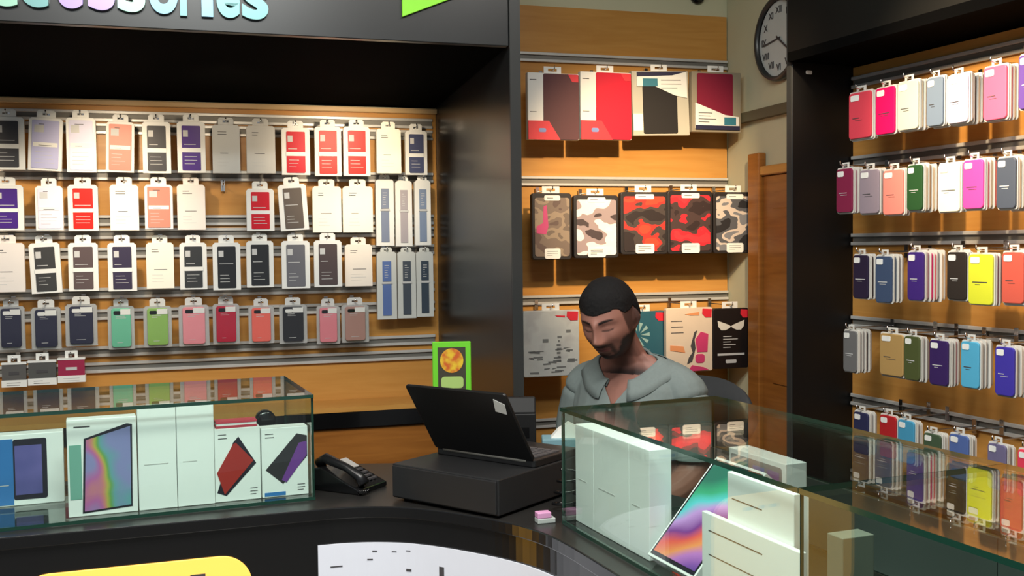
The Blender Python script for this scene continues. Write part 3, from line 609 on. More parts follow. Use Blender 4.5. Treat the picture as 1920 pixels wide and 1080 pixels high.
R2=[((1567,1598,314,400),(132,40,72),'maroon case starting the second row',[MV,GR,GR]),
 ((1610,1648,316,402),(150,136,146),'mauve grey case in the second row',[GR,PK]),
 ((1654,1694,316,404),(240,140,126),'salmon case in the second row',[PK,TN]),
 ((1699,1728,307,396),(44,82,46),'dark green case in the second row',[CR,TN,CR,TN]),
 ((1757,1800,304,399),(246,240,214),'cream white case in the second row',[WH,WH]),
 ((1804,1844,297,393),(238,76,160),'magenta pink case in the second row',[PK,CR,PK]),
 ((1867,1902,293,393),(72,80,94),'slate grey case in the second row',[CR,TN,GR,CR,SL])]
R3=[((1598,1628,476,561),(44,36,58),'plum black case starting the middle row',[DK,GR]),
 ((1640,1672,478,569),(64,80,108),'denim blue case in the middle row',[SL,GR,GR]),
 ((1700,1732,470,565),(66,42,120),'purple case in the middle row',[MV,MG,PK,GR,CR,TN]),
 ((1774,1812,470,564),(50,44,40),'black case beside the yellow one',[GR,CR]),
 ((1814,1862,474,573),(218,222,56),'bright yellow case',[MV,MV]),
 ((1877,1920,470,571),(206,92,76),'terracotta case ending the middle row',[RD,PK,RD,RD,PK])]
R4=[((1580,1606,618,699),(110,110,110),'smoke grey case starting the fourth row',[GR,GR,DK,GR]),
 ((1648,1694,624,706),(176,142,88),'tan gold case in the fourth row',[TN]),
 ((1694,1720,628,714),(78,86,50),'olive green case in the fourth row',[GR,GR]),
 ((1741,1778,636,724),(58,38,92),'dark violet case in the fourth row',[GR,MV,GR]),
 ((1800,1836,638,729),(86,172,206),'sky blue case in the fourth row',[GR,GR,GR]),
 ((1864,1902,648,744),(66,56,160),'royal blue case in the fourth row',[GR,WH,MV])]
R5=[((1599,1628,771,852),(48,50,82),'navy case starting the lowest row',[GR,GR]),
 ((1648,1680,777,860),(178,40,44),'red case in the lowest row',[RD]),
 ((1682,1714,786,870),(72,150,186),'blue case beside the red one in the lowest row',[GR,WH]),
 ((1730,1764,811,895),(70,88,66),'moss green case in the lowest row',[WH,CR]),
 ((1778,1816,813,900),(82,104,160),'steel blue case in the lowest row',[GR,WH]),
 ((1850,1886,830,920),(110,104,136),'dusty violet case in the lowest row',[GR,WH]),
 ((1906,1945,842,935),(226,66,90),'raspberry case ending the lowest row',[PK])]
for R_,off in ((R1,0.18),(R2,0.18),(R3,0.19),(R4,0.18),(R5,0.17)):
    for bx,rgb,s,bh in R_: rstack(bx,rgb,s,bh,off)
# ------------------------------------------------------------------ counter
ZC=0.87; ZG=1.145
def P2(u,v,z=ZC): p=at_z(u,v,z); return Vector((p.x,p.y))
fl0=P2(0,1009); fl1=P2(586,956)
fdir=(fl1-fl0).normalized()
curve=[P2(640,951.5),P2(700,949.5),P2(760,951),P2(820,957),P2(880,966),P2(935,976),P2(985,988),P2(1035,1006)]
fr0=P2(1077,1028); fr1=P2(1160,1079)
RCdir=Vector((0.371,-0.928)); RCn=Vector((0.928,0.371))
front=[fl0-fdir*1.2, fl0, fl1]+curve+[fr0, fr0+RCdir*0.15, fr0+RCdir*1.75]
def offset_path(pts,d):
    out=[]
    for i,p in enumerate(pts):
        a=pts[max(i-1,0)]; c=pts[min(i+1,len(pts)-1)]; t=(c-a).normalized(); out.append(p+Vector((-t.y,t.x))*d)   # left of travel = away from the customer
    return out
def arc(pts,n=6):
    """Catmull-Rom smoothing of a plan path"""
    out=[]
    for i in range(len(pts)-1):
        p0=pts[max(i-1,0)];p1=pts[i];p2=pts[i+1];p3=pts[min(i+2,len(pts)-1)]
        for k in range(n):
            t=k/n; out.append(0.5*((2*p1)+(p2-p0)*t+(2*p0-5*p1+4*p2-p3)*t*t+(3*p1-p0-3*p2+p3)*t*t*t))
    out.append(pts[-1]); return out
fmid=arc([fl1]+curve+[fr0],4)
FRONT=[fl0-fdir*1.2,fl0]+fmid+[fr0+RCdir*1.75]
lcb0=Vector((-1.40,2.845)); lcb1=Vector((-0.655,3.085)); lbd=(lcb1-lcb0).normalized()
rcb0=Vector((0.523,2.487))
BACK=[lcb0-lbd*1.2+Vector((-0.01,0.03)), Vector((-0.66,3.115)), Vector((-0.25,3.12)), Vector((-0.04,3.06)), Vector((0.18,2.90)), Vector((0.34,2.78)), rcb0+RCn*0.03, rcb0+RCn*0.03+RCdir*1.75]
cn=fl1
ct=thing('counter',Matrix.Identity(4),'long black shop counter curving inward at the corner','counter')
poly=[(p.x,p.y) for p in FRONT]+[(p.x,p.y) for p in reversed(BACK)]
TOPM=mat('worktop_black',(36,35,34),0.3,spec=0.5,var=0.1)
b=MB(); b.prism(poly,ZC-0.03,ZC,0,None,'z',1); b.obj('worktop',[TOPM,BLACK],ct,None,0.003,2)
def wall_strip(b,path,z0,z1,th,mi=0):
    q=offset_path(path,th); vs=[]
    n=len(path)
    for p in path: vs.append((p.x,p.y,z0))
    for p in path: vs.append((p.x,p.y,z1))
    for p in q: vs.append((p.x,p.y,z0))
    for p in q: vs.append((p.x,p.y,z1))
    fs=[]
    for i in range(n-1): fs+= [(i,i+1,n+i+1,n+i),(2*n+i,3*n+i,3*n+i+1,2*n+i+1),(n+i,n+i+1,3*n+i+1,3*n+i),(i,2*n+i,2*n+i+1,i+1)]
    fs+=[(0,n,3*n,2*n),(n-1,3*n-1,4*n-1,2*n-1)]
    b.add(vs,fs,mi); return b
inset=offset_path(FRONT,0.012)
b=MB(); wall_strip(b,inset,0.0,ZC-0.031,0.025); b.obj('front_panel',BLACK,ct)
bi=offset_path(BACK,-0.04)
b=MB(); wall_strip(b,bi[:3],0.0,ZC-0.031,0.02); wall_strip(b,bi[6:],0.0,ZC-0.031,0.02); b.obj('rear_panel',BLACK,ct)
# backlit yellow panel on the straight left front
LF=VPlane((fl0.x,fl0.y),math.degrees(math.atan2(fdir.y,fdir.x)))
x1,zt=LF.at(472,1041,-0.012); xt,ztt=LF.at(282,1056,-0.012)
xl,_=LF.at(25,1075,-0.012); b=MB(); pts=rrect(xl,x1,0.42,ztt,0.075,8); b.prism(pts,0.006,0.014,0,LF.M(0,0,0)); 
p_=b.obj('backlit_panel',mat('backlit_yellow',(255,190,84),0.4,emit=0.85,var=0.02),ct,None,0.001,1); p_['label']='backlit yellow rounded panel'
b=MB()
for k,w in enumerate((0.03,0.022,0.035)): b.box(xt+k*0.045,xt+k*0.045+w,0.0045,0.0062,ztt-0.047,ztt-0.037,0,LF.M(0,0,0))
b.obj('panel_print',INK,p_)
# white printed panel following the inside curve
cp=arc([fl1]+curve+[fr0,fr0+RCdir*0.15],4); cp=offset_path(cp,0.012)
sx=P2(592,1022,0.776)
cp=[p for p in cp if p.x>sx.x-0.004]
wp=offset_path(cp,-0.006); wp=arc([p for p in wp],1)
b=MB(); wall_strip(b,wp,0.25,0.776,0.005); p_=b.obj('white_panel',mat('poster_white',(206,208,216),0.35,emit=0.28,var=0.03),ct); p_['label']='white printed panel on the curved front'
wq=offset_path(wp,-0.0012)
def strip_at(b,path,f0,f1,z0,z1):
    Ls=[0]
    for i in range(len(path)-1): Ls.append(Ls[-1]+(path[i+1]-path[i]).length)
    def pt(s):
        for i in range(len(path)-1):
            if Ls[i+1]>=s: return path[i].lerp(path[i+1],(s-Ls[i])/max(1e-6,Ls[i+1]-Ls[i]))
        return path[-1]
    wall_strip(b,[pt(f0),pt((f0+f1)/2),pt(f1)],z0,z1,0.0009)
b=MB()
for f0,l,dz,hh in ((0.135,0.012,0.020,0.003),(0.185,0.012,0.021,0.002),(0.222,0.012,0.017,0.002),(0.122,0.014,0.041,0.003),(0.03,0.03,0.055,0.003),(0.222,0.014,0.064,0.006),(0.315,0.014,0.048,0.03)):
    b=MB(); strip_at(b,wq,f0,f0+l,0.776-dz-hh,0.776-dz); b.obj('print_mark',INK,p_)
# ------------------------------------------------------------------ glass showcases
def pane_box(b,pl,x0,x1,y0,y1,z0,z1):
    """pane in a plane's frame; the two largest faces are glass, the rim is green"""
    M=pl.M(0,0,0); ax=min((x1-x0,0),(y1-y0,1),(z1-z0,2))[1]
    vs=[(x0,y0,z0),(x1,y0,z0),(x1,y1,z0),(x0,y1,z0),(x0,y0,z1),(x1,y0,z1),(x1,y1,z1),(x0,y1,z1)]
    F=[((0,3,2,1),2),((4,5,6,7),2),((0,1,5,4),1),((1,2,6,5),0),((2,3,7,6),1),((3,0,4,7),0)]
    for f,a in F: b.add(vs,[f],0 if a==ax else 1,M)
def pane(name,pl,ext,parent):
    b=MB(); pane_box(b,pl,*ext)
    me=b.mesh(name)
    me.materials.append(PANE); me.materials.append(EDGE); o=bpy.data.objects.new(name,me); COL.objects.link(o); o.parent=parent
    bm=bmesh.new(); bm.from_mesh(me); bmesh.ops.remove_doubles(bm,verts=bm.verts[:],dist=1e-6); bmesh.ops.recalc_face_normals(bm,faces=bm.faces[:]); bm.to_mesh(me); bm.free()
    return o
# left case: front glass line
la=Vector((-1.18,2.395)); lb=Vector((-0.514,2.664)); ld=lb-la
LC=VPlane((la.x,la.y),math.degrees(math.atan2(ld.y,ld.x))); LW=ld.length
LD=0.42
t=thing('glass_showcase',LC.M(0,0,ZC),'glass showcase full of tablet boxes standing on the left counter','showcase')
Ti=t.matrix_world.inverted()
def case(t,pl,x0,x1,dep,splits,solid=0.0):
    zi=ZC+0.002
    Z=lambda o: setattr(o,'matrix_local',t.matrix_world.inverted()) or o
    Z(pane('base_pane',pl,(x0,x1,0.0,dep,ZC+0.001,ZC+0.009),t))
    xs=[x0]+splits+[x1]
    for i in range(len(xs)-1):
        g=0.0008
        Z(pane('top_pane',pl,(xs[i]+g,xs[i+1]-g,-0.004,dep+0.004,ZG-0.009,ZG),t))
        Z(pane('front_pane',pl,(xs[i]+g,xs[i+1]-g,0.0,0.006,ZC+0.0095,ZG-0.0095),t))
        if solid>0:
            b=MB(); b.box(xs[i]+g,xs[i+1]-g,dep-0.012,dep,ZC+0.0095,solid-0.0005,0,pl.M(0,0,0)); Z(b.obj('rear_shutter',mat('shutter_grey',(56,64,61),0.45),t))
        Z(pane('back_pane',pl,(xs[i]+g,xs[i+1]-g,dep-0.006,dep,solid if solid>0 else ZC+0.0095,ZG-0.0095),t))
    for xx in (x0,x1-0.006): Z(pane('end_pane',pl,(xx,xx+0.006,0.0065,dep-0.0065,ZC+0.0095,ZG-0.0095),t))
case(t,LC,-1.2,LW,LD,[])
# right case
ra=Vector((0.111,2.405)); RC=VPlane((ra.x,ra.y),math.degrees(math.atan2(-0.928,0.371)))
RD_=0.415
x_s=(P2(1512,913,ZG)-ra).dot(Vector((0.371,-0.928)))
t=thing('glass_showcase',RC.M(0,0,ZC),'glass showcase with white boxes standing on the right counter before the man','showcase')
case(t,RC,0.0,1.62,RD_,[x_s],1.02)
# ------------------------------------------------------------------ boxes in the left case
ZF=ZC+0.0095
def cased_box(pl,box,off,dep,name,label,art,cat='box',body=None,lean=0.0,group=None):
    """upright carton: pixel extents read on its front face; stands on the case floor"""
    u0,u1,v0=box[:3]; um=(u0+u1)/2
    xa,_=pl.at(u0,(v0+950)/2,-off); xb,_=pl.at(u1,(v0+950)/2,-off); _,zt=pl.at(um,v0,-off)
    z0=ZF if len(box)<4 else box[3]
    w=xb-xa; h=zt-z0
    t=thing(name,pl.M((xa+xb)/2,-off,z0) @ Matrix.Rotation(lean,4,'X'),label,cat,group)
    b=MB(); b.box(-w/2,w/2,0,dep,0,h); b.obj('carton',body or WHITE2,t,None,0.0015,2)
    art(t,w,h); return t
SCREEN_D=mat('screen_bezel',(34,32,44),0.2)
def art_blue(t,w,h):
    b=MB(); b.box(-w/2+0.001,-w*0.10,-0.0008,0.0006,0.003,h*0.94); b.obj('blue_print',mat('blue_print',(48,120,190),0.4),t)
    b=MB(); b.prism(rrect(-w*0.10,w*0.30,h*0.08,h*0.93,0.006),-0.0009,0.0006); s=b.obj('tablet_picture',SCREEN_D,t)
    b=MB(); b.box(-w*0.08,w*0.24,-0.0016,-0.0006,h*0.15,h*0.84); b.obj('screen_picture',ramp_mat('violet_screen',[(0.3,(70,74,140)),(0.7,(120,110,180))],7,0.3,2,'LINEAR'),s)
    b=MB(); lines(b,-w*0.45,-w*0.15,h*0.52,1,0.02,-0.0005,0.003,0,1); lines(b,-w*0.45,-w*0.15,h*0.30,1,0.02,-0.0005,0.002,0,2); b.obj('print',PALEINK,t)
cased_box(LC,(-40,120,814),0.22,0.05,'tablet_box','blue and white tablet box at the left end of the left showcase',art_blue)
ART=band_mat('brush_art',[(0.0,(132,134,190)),(0.31,(146,144,196)),(0.39,(190,106,170)),(0.45,(214,136,124)),(0.50,(186,180,84)),(0.55,(110,166,90)),(0.61,(110,166,176)),(0.72,(140,144,196)),(1.0,(134,134,188))],0.8,3.0,1.0,9.0,(2.2,0,1.4),-0.02)
def art_brush(t,w,h):
    b=MB(); b.prism([(-w*0.30,h*0.03),(w*0.42,h*0.06),(w*0.44,h*0.92),(w*0.36,h*0.93),(-w*0.26,h*0.80)],-0.0008,0.0006); s=b.obj('tablet_picture',SCREEN_D,t)
    b=MB(); b.prism([(-w*0.27,h*0.05),(w*0.40,h*0.08),(w*0.41,h*0.90),(-w*0.23,h*0.785)],-0.0016,-0.0006); b.obj('screen_picture',ART,s)
    b=MB(); b.box(-w*0.47,-w*0.30,-0.0008,0.0006,h*0.18,h*0.74); b.obj('pen_picture',mat('mint_print',(120,176,160),0.4),t)
    b=MB(); lines(b,-w*0.4,0,h*0.93,1,0.01,0,0.003,0,3); b.obj('print',INK,t)
cased_box(LC,(126,257,784),0.035,0.045,'tablet_box','white tablet box with a colourful brush stroke tablet picture, left showcase',art_brush)
def art_plain(seed):
    def f(t,w,h):
        b=MB(); lines(b,-w*0.35,w*0.3,h*0.45,1,h*0.18,0,0.0022,0,seed); b.obj('print',PALEINK,t)
    return f
cased_box(LC,(259,331,764),0.035,0.07,'tablet_box','plain white box right of the brush stroke tablet box',art_plain(2))
cased_box(LC,(332,402,760),0.035,0.07,'tablet_box','plain white box left of the red phone box',art_plain(4))
def art_slab(col,dark,flip):
    def f(t,w,h):
        if not flip: pts=[(-w*0.46,h*0.13),(-w*0.26,h*0.08),(w*0.40,h*0.50),(w*0.02,h*0.88),(-w*0.10,h*0.80)]; top=[(-w*0.46,h*0.40),(-w*0.30,h*0.10),(w*0.34,h*0.54),(-w*0.04,h*0.80),(-w*0.10,h*0.78)]; 
        else: pts=[(-w*0.42,h*0.40),(-w*0.05,h*0.18),(w*0.48,h*0.56),(w*0.48,h*0.86),(w*0.26,h*0.90)]; top=[(-w*0.08,h*0.24),(w*0.02,h*0.20),(w*0.47,h*0.58),(w*0.47,h*0.78),(w*0.30,h*0.76)]
        b=MB(); b.prism(pts,-0.0008,0.0006); s=b.obj('device_picture',dark,t)
        b=MB(); b.prism(top,-0.0016,-0.0006); b.obj('picture_face',col,s)
        b=MB(); lines(b,-w*0.42,-w*0.2,h*0.92,2,h*0.05,0,0.0018,0,5); b.obj('print',INK,t)
        b=MB(); lines(b,w*0.26,w*0.44,h*0.16,3,h*0.04,0,0.0016,0,6); b.obj('print',INK,t)
    return f
t=cased_box(LC,(403,489,802),0.04,0.05,'phone_box','white box with a red device picture, left showcase',art_slab(mat('red_picture',(170,44,36),0.4),SCREEN_D,False))
# flat red and white box lying on it
xa,_=LC.at(405,797,-0.04); xb,_=LC.at(482,797,-0.04); zt_=max((t.matrix_world@Vector(c)).z for c in t.children[0].bound_box)
t=thing('flat_box',LC.M((xa+xb)/2,-0.042,zt_+0.0005),'flat red and white box lying on top of the red device box','box')
b=MB(); b.box(-(xb-xa)/2,(xb-xa)/2,0,0.045,0,0.006); b.box(-(xb-xa)/2,(xb-xa)/2,0,0.045,0.012,0.017); b.obj('lid',mat('rose_red',(206,66,84),0.4),t)
b=MB(); b.box(-(xb-xa)/2+0.001,(xb-xa)/2-0.001,0.001,0.044,0.006,0.012); b.obj('carton',WHITE2,t)
def art_phone(t,w,h):
    art_slab(mat('purple_picture',(116,64,150),0.4),mat('dark_phone',(52,50,54),0.35),True)(t,w,h)
    b=MB(); b.box(-w*0.45,0.0,-0.0008,0.0006,0.003,h*0.07); b.obj('blue_print',mat('blue_print',(48,120,190),0.4),t)
cased_box(LC,(491,578,801),0.04,0.05,'phone_box','white box with a purple phone picture, right end of the left showcase',art_phone)
# little round lens on the case floor behind
xa,za=LC.at(497,787,-0.16)
t=thing('webcam',LC.M(xa,-0.16,ZF),'small round black webcam standing behind the phone boxes, left showcase','webcam')
b=MB(); b.lathe([(0.035,0),(0.035,0.008),(0.01,0.014),(0.008,za-ZF-0.024)],18); b.obj('stand',BLACK,t)
b=MB(); b.lathe([(0.022,-0.016),(0.027,-0.008),(0.027,0.012),(0.02,0.018)],20,0,Matrix.Translation((0,0,za-ZF))@Matrix.Rotation(PI/2,4,'X')); b.obj('head',BLACK,t)
# ------------------------------------------------------------------ boxes in the right case
def rbox(x0,x1,y0,y1,h,name,label,art,cat='box',body=None,z0=None):
    t=thing(name,RC.M((x0+x1)/2,-y0,ZF if z0 is None else z0),label,cat)
    b=MB(); b.box(-(x1-x0)/2,(x1-x0)/2,0,y1-y0,0,h); b.obj('carton',body or WHITE2,t,None,0.0015,2); art(t,x1-x0,h); return t
hW=RC.at(1110,806,-0.03)[1]-ZF
rbox(0.012,0.106,0.03,0.082,hW,'tablet_box','tall white box at the left end of the right showcase',art_plain(11))
rbox(0.1065,0.274,0.03,0.082,hW,'tablet_box','widest of the tall white boxes in the right showcase',art_plain(12))
rbox(0.2745,0.36,0.03,0.082,hW,'tablet_box','tall white box nearest the leaning tablet box, right showcase',art_plain(13))
# leaning tablet box with painted screen
lw=0.172; ang=math.atan2(0.163,0.184)
t=thing('tablet_box',RC.M(0.372+lw/2,-0.018,ZF+0.0195) @ Matrix.Rotation(-ang,4,'X'),'tablet box with a green to orange screen picture leaning back, right showcase','box')
H_=0.246
b=MB(); b.box(-lw/2,lw/2,0,0.028,0,H_); b.obj('carton',WHITE2,t,None,0.0015,2)
b=MB(); b.box(-lw/2+0.006,lw/2-0.004,-0.0008,0.0006,0.006,H_-0.006); s=b.obj('tablet_picture',SCREEN_D,t)
WAVE=band_mat('wave_art',[(0.0,(70,60,130)),(0.12,(130,80,170)),(0.26,(190,120,200)),(0.36,(240,150,90)),(0.47,(232,90,80)),(0.56,(120,50,140)),(0.66,(190,140,210)),(0.74,(90,190,200)),(0.84,(60,160,120)),(1.0,(50,110,96))],3.6,-2.2,0.45,7.0,(0.35,0.2,0.1),0.02)
b=MB(); b.box(-lw/2+0.012,lw/2-0.008,-0.0016,-0.0006,0.014,H_-0.014); b.obj('screen_picture',WAVE,s)
# easel behind it
t=thing('easel',RC.M(0.372+lw/2,-0.018,ZF),'clear grey easel behind the leaning tablet box','stand')
M_=Matrix.Rotation(-ang,4,'X')
b=MB(); b.box(-0.05,0.05,0.0295,0.033,0.06,0.2,0,Matrix.Translation((0,0,0.0185))@M_); b.obj('back_plate',ALU_D,t)
b=MB(); p_=M_@Vector((0,0.034,0.17)); p_.z+=0.018; b.box(-0.04,0.04,p_.y,p_.y+0.004,0.001,p_.z); b.obj('prop',ALU_D,t)
def art_text(seed,tan=False):
    def f(t,w,h):
        b=MB(); lines(b,-w*0.42,w*0.44,h*0.82,1,0.02,0,0.0016,0,seed); b.obj('print',INK,t)
        b=MB(); lines(b,-w*0.42,w*0.3,h*0.55,1,0.02,0,0.0014,0,seed+1); b.obj('print',INK,t)
        b=MB(); lines(b,w*0.05,w*0.36,h*0.36,5,0.012,0,0.0012,0,seed+2); b.obj('print',INK,t)
    return f
rbox(0.655,0.842,0.02,0.05,RC.at(1425,905,-0.02)[1]-ZF,'tablet_box','upright white text printed box right of the leaning tablet box',art_text(21))
rbox(0.592,0.876,0.0075,0.0185,RC.at(1415,1000,-0.0075)[1]-ZF,'tablet_box','low wide white box pressed against the front glass, right showcase',art_text(25))
def art_apps(t,w,h):
    b=MB(); b.prism(rrect(-w*0.46,w*0.44,h*0.06,h*0.95,0.006),-0.0008,0.0006); s=b.obj('phone_picture',mat('app_grey',(110,120,122),0.3),t)
    for k,(x,c) in enumerate(((-0.36,(50,130,100)),(-0.05,(80,110,180)),(0.2,(110,80,150)))):
        b=MB(); b.box(x*w,x*w+w*0.2,-0.0016,-0.0006,h*0.55,h*0.9); b.obj('app_picture',mat('app_%d'%k,c,0.3),s)
pA=P2(1367,838,1.09)-ra; xA=pA.dot(Vector((0.371,-0.928))); yA=pA.dot(RCn)
rbox(xA,xA+0.195,yA,yA+0.05,1.09-ZF,'tablet_box','white framed box with small app pictures at the back of the right showcase',art_apps)
rbox(0.885,0.922,0.05,0.11,0.19,'reflection_block','olive tan block standing in for a panel reflection, right of the white boxes',art_plain(31),'box',mat('reflection_olive',(104,110,98),0.6))  # a reflection of the yellow panel, built as a solid olive block
# ------------------------------------------------------------------ laptop on cash drawer
D0=Vector((-0.04,2.452)); DW=VPlane((D0.x,D0.y),math.degrees(math.atan2(-0.207,0.276))+180-180)
a_d=math.degrees(math.atan2(-0.207,0.276))
CD=VPlane((-0.316,2.657),a_d)                 # front of the drawer, left corner
dw,dd,dh=0.345,0.36,0.094
BOXM=mat('drawer_black',(33,33,34),0.45,spec=0.4)
t=thing('cash_drawer',CD.M(dw/2,0,ZC+0.001),'black metal cash drawer on the curved counter under the laptop','cash drawer')
b=MB(); b.box(-dw/2,dw/2,0.004,dd,0.006,dh); b.obj('body',BOXM,t,None,0.003,2)
b=MB(); b.box(-dw/2+0.004,dw/2-0.004,-0.001,0.005,0.010,dh-0.004); b.obj('drawer_front',BOXM,t,None,0.002,2)
b=MB()
for sx_ in (-1,1):
    for sy in (0.03,dd-0.03): b.lathe([(0.012,0),(0.012,0.007)],12,0,Matrix.Translation((sx_*(dw/2-0.03),sy,0)))
b.obj('feet',BLACK,t)
hz=ZC+0.001+dh+0.0008; LT=math.radians(33)
lwid=0.325
t=thing('laptop',CD.M(dw/2+0.006,-0.158,hz),'black laptop opened toward the man with a white sticker on its lid','laptop')
KEY=mat('keyboard_grey',(74,72,74),0.5)
b=MB(); b.prism(rrect(-lwid/2,lwid/2,0.0,0.205,0.01),0.0,0.018,0,None,'z'); ba=b.obj('base',mat('laptop_black',(26,26,27),0.35),t,None,0.002,2)
b=MB()
for r in range(5):
    for c in range(13): b.box(-lwid/2+0.018+c*0.0225,-lwid/2+0.018+c*0.0225+0.019,0.03+r*0.022,0.03+r*0.022+0.018,0.018,0.0205)
b.obj('keyboard',KEY,ba,None)
ML=Matrix.Translation((0,0.004,0.014)) @ Matrix.Rotation(LT,4,'X')
b=MB(); b.prism(rrect(-lwid/2,lwid/2,0.006,0.222,0.008),-0.004,0.004,0); l=b.obj('lid',mat('laptop_lid',(19,19,20),0.38),t,ML,0.002,2)
b=MB(); b.box(-lwid/2+0.012,lwid/2-0.012,0.0035,0.0047,0.02,0.212); b.obj('screen',mat('laptop_screen',(60,70,90),0.15),l)
b=MB(); b.prism([(lwid*0.34,0.165),(lwid*0.44,0.158),(lwid*0.46,0.19),(lwid*0.37,0.205)],-0.0048,-0.0038); s=b.obj('sticker',WHITE,l); s['label']='white sticker on the lid'
b=MB(); b.tube([(-lwid*0.42,0.004,0.016),(lwid*0.42,0.004,0.016)],0.007,10); b.obj('hinge',ALU_D,t)
# receipt printer behind
t=thing('receipt_printer',Matrix.Translation((0.0,3.02,ZC)) @ Matrix.Rotation(math.radians(0),4,'Z'),'black receipt printer standing behind the laptop lid','printer')
b=MB(); b.box(-0.065,0.065,-0.05,0.05,0.0,0.17); b.prism([(-0.05,0.17),(0.05,0.17),(0.05,0.205),(-0.03,0.215)],-0.064,0.064,0,Matrix.Rotation(PI/2,4,'Z')); b.obj('body',mat('printer_black',(17,17,18),0.55,spec=0.3),t,None,0.004,2)
b=MB(); b.box(-0.045,0.045,-0.0515,-0.049,0.10,0.13); b.obj('paper_slot',BLACK,t)
# tissue box / teal pack right of the laptop
p=at_z(1028,833,0.955); 
t=thing('tissue_box',Matrix.Translation((0.125,2.93,ZC)),'white and teal tissue box standing right of the black receipt printer','box')
zz=CAMZ-(797-459)/1950*2.95
b=MB(); b.box(-0.045,0.055,-0.04,0.04,0,zz-ZC-0.03); b.obj('carton',mat('teal_carton',(112,150,160),0.5),t,None,0.002,1)
b=MB(); b.prism([(-0.02,zz-ZC-0.03),(0.05,zz-ZC-0.03),(0.054,zz-ZC),(0.03,zz-ZC+0.012),(0.0,zz-ZC-0.008)],-0.02,0.02); b.obj('tissue',WHITE,t)
# cables
t=None
b=MB(); q=[]
for k in range(40):
    w=k*0.55; q.append((0.125+0.035*math.cos(w)+0.0006*k, 2.52+0.03*math.sin(w)+0.002*k, ZC+0.006+0.002*k))
b.tube(q,0.0035,6); o=b.obj('power_cable',BLACK); tag(o,'loose coil of black cable between the cash drawer and right showcase','cable')
p=at_z(1033,967,ZC+0.01)
t=thing('eraser',Matrix.Translation((0.072,2.425,ZC)) @ Matrix.Rotation(0.3,4,'Z'),'small pink and white block at the left foot of the right showcase','block')
b=MB(); b.box(-0.022,0.012,-0.012,0.012,0.012,0.026); b.obj('pink_half',mat('pale_pink',(210,150,190),0.5),t,None,0.002,2)
b=MB(); b.box(-0.022,0.022,-0.013,0.013,0.0,0.012); b.obj('white_half',mat('grey_white',(170,176,172),0.5),t,None,0.002,2)
# desk phone
t=thing('desk_phone',Matrix.Translation((-0.445,2.80,ZC)) @ Matrix.Rotation(math.radians(-28),4,'Z') @ Matrix.Scale(0.85,4),'black desk telephone with grey top right of the left showcase','telephone')
b=MB(); b.prism([(-0.09,0.0),(0.09,0.0),(0.09,0.015),(-0.06,0.075),(-0.09,0.07)],-0.075,0.075,0); b.obj('body',BLACK,t,None,0.004,2)
b=MB(); hp=[(-0.075,-0.03+0.0,0.088),(-0.055,-0.03,0.094),(0.02,-0.03,0.075),(0.075,-0.03,0.04)]
b.tube([(-0.085,-0.045,0.078),(-0.06,-0.045,0.098),(0.02,-0.045,0.076),(0.07,-0.045,0.052),(0.088,-0.045,0.03)],[0.02,0.017,0.013,0.016,0.02],10); b.obj('handset',mat('phone_dark',(24,24,26),0.3),t)
b=MB(); b.prism([(-0.065,0.0775),(-0.012,0.0565),(-0.012,0.059),(-0.064,0.080)],0.0,0.065,0); b.obj('display',mat('phone_grey',(168,164,160),0.3),t)
b=MB()
for r in range(4):
    for c in range(3):
        x=0.0+r*0.018; z=0.0765-(x+0.06)*0.4; b.box(x,x+0.012,0.0+c*0.02,0.014+c*0.02,z-0.003,z+0.003)
b.obj('keys',KEY,t)
q=[]
for k in range(120):
    s_=k/119; x=0.09-0.02*s_+0.1*s_; w=k*1.4; q.append((0.075+0.035*s_,-0.045-0.03*math.sin(s_*3)+0.006*math.cos(w),0.012+0.006*math.sin(w)))
b=MB(); b.tube(q,0.002,5); b.obj('cord',BLACK,t)
# boxed green toy card on a clear stand, against the side panel
t=thing('counter_display',Matrix.Translation((-0.178,3.02,ZC)) @ Matrix.Rotation(math.radians(4),4,'Z'),'lime green framed picture card on a stand behind the laptop','display card')
zt_=CAMZ-(640-461)/1950*3.0-ZC; w=0.112
b=MB(); b.box(-w/2,w/2,0,0.012,zt_-0.155,zt_); b.obj('card',mat('card_green',(104,196,44),0.45),t,None,0.002,1)
b=MB(); b.box(-w*0.36,w*0.36,-0.0008,0.0005,zt_-0.14,zt_-0.016); s=b.obj('picture',mat('card_dark',(58,56,44),0.5),t)
b=MB(); b.prism([(0.034*math.cos(k*PI/10),zt_-0.055+0.036*math.sin(k*PI/10)) for k in range(20)],-0.0016,-0.0006); b.obj('round_picture',ramp_mat('amber_disc',[(0.35,(190,90,40)),(0.6,(214,180,50))],40,0.4,2,'LINEAR'),s)
b=MB(); b.prism(rrect(-w*0.28,w*0.3,zt_-0.136,zt_-0.102,0.01),-0.0016,-0.0006); b.obj('pale_picture',mat('pale_green',(160,190,110),0.4),s)
b=MB(); b.box(-w/2,w/2,0.0,0.012,zt_-0.20,zt_-0.1555); b.obj('lower_card',mat('card_teal',(60,110,70),0.45),t)
b=MB(); b.box(-0.012,0.012,0.001,0.011,0.006,zt_-0.20); b.box(-0.05,0.05,-0.03,0.04,0,0.006); b.obj('stand',mat('stand_black',(20,20,20),0.4),t)
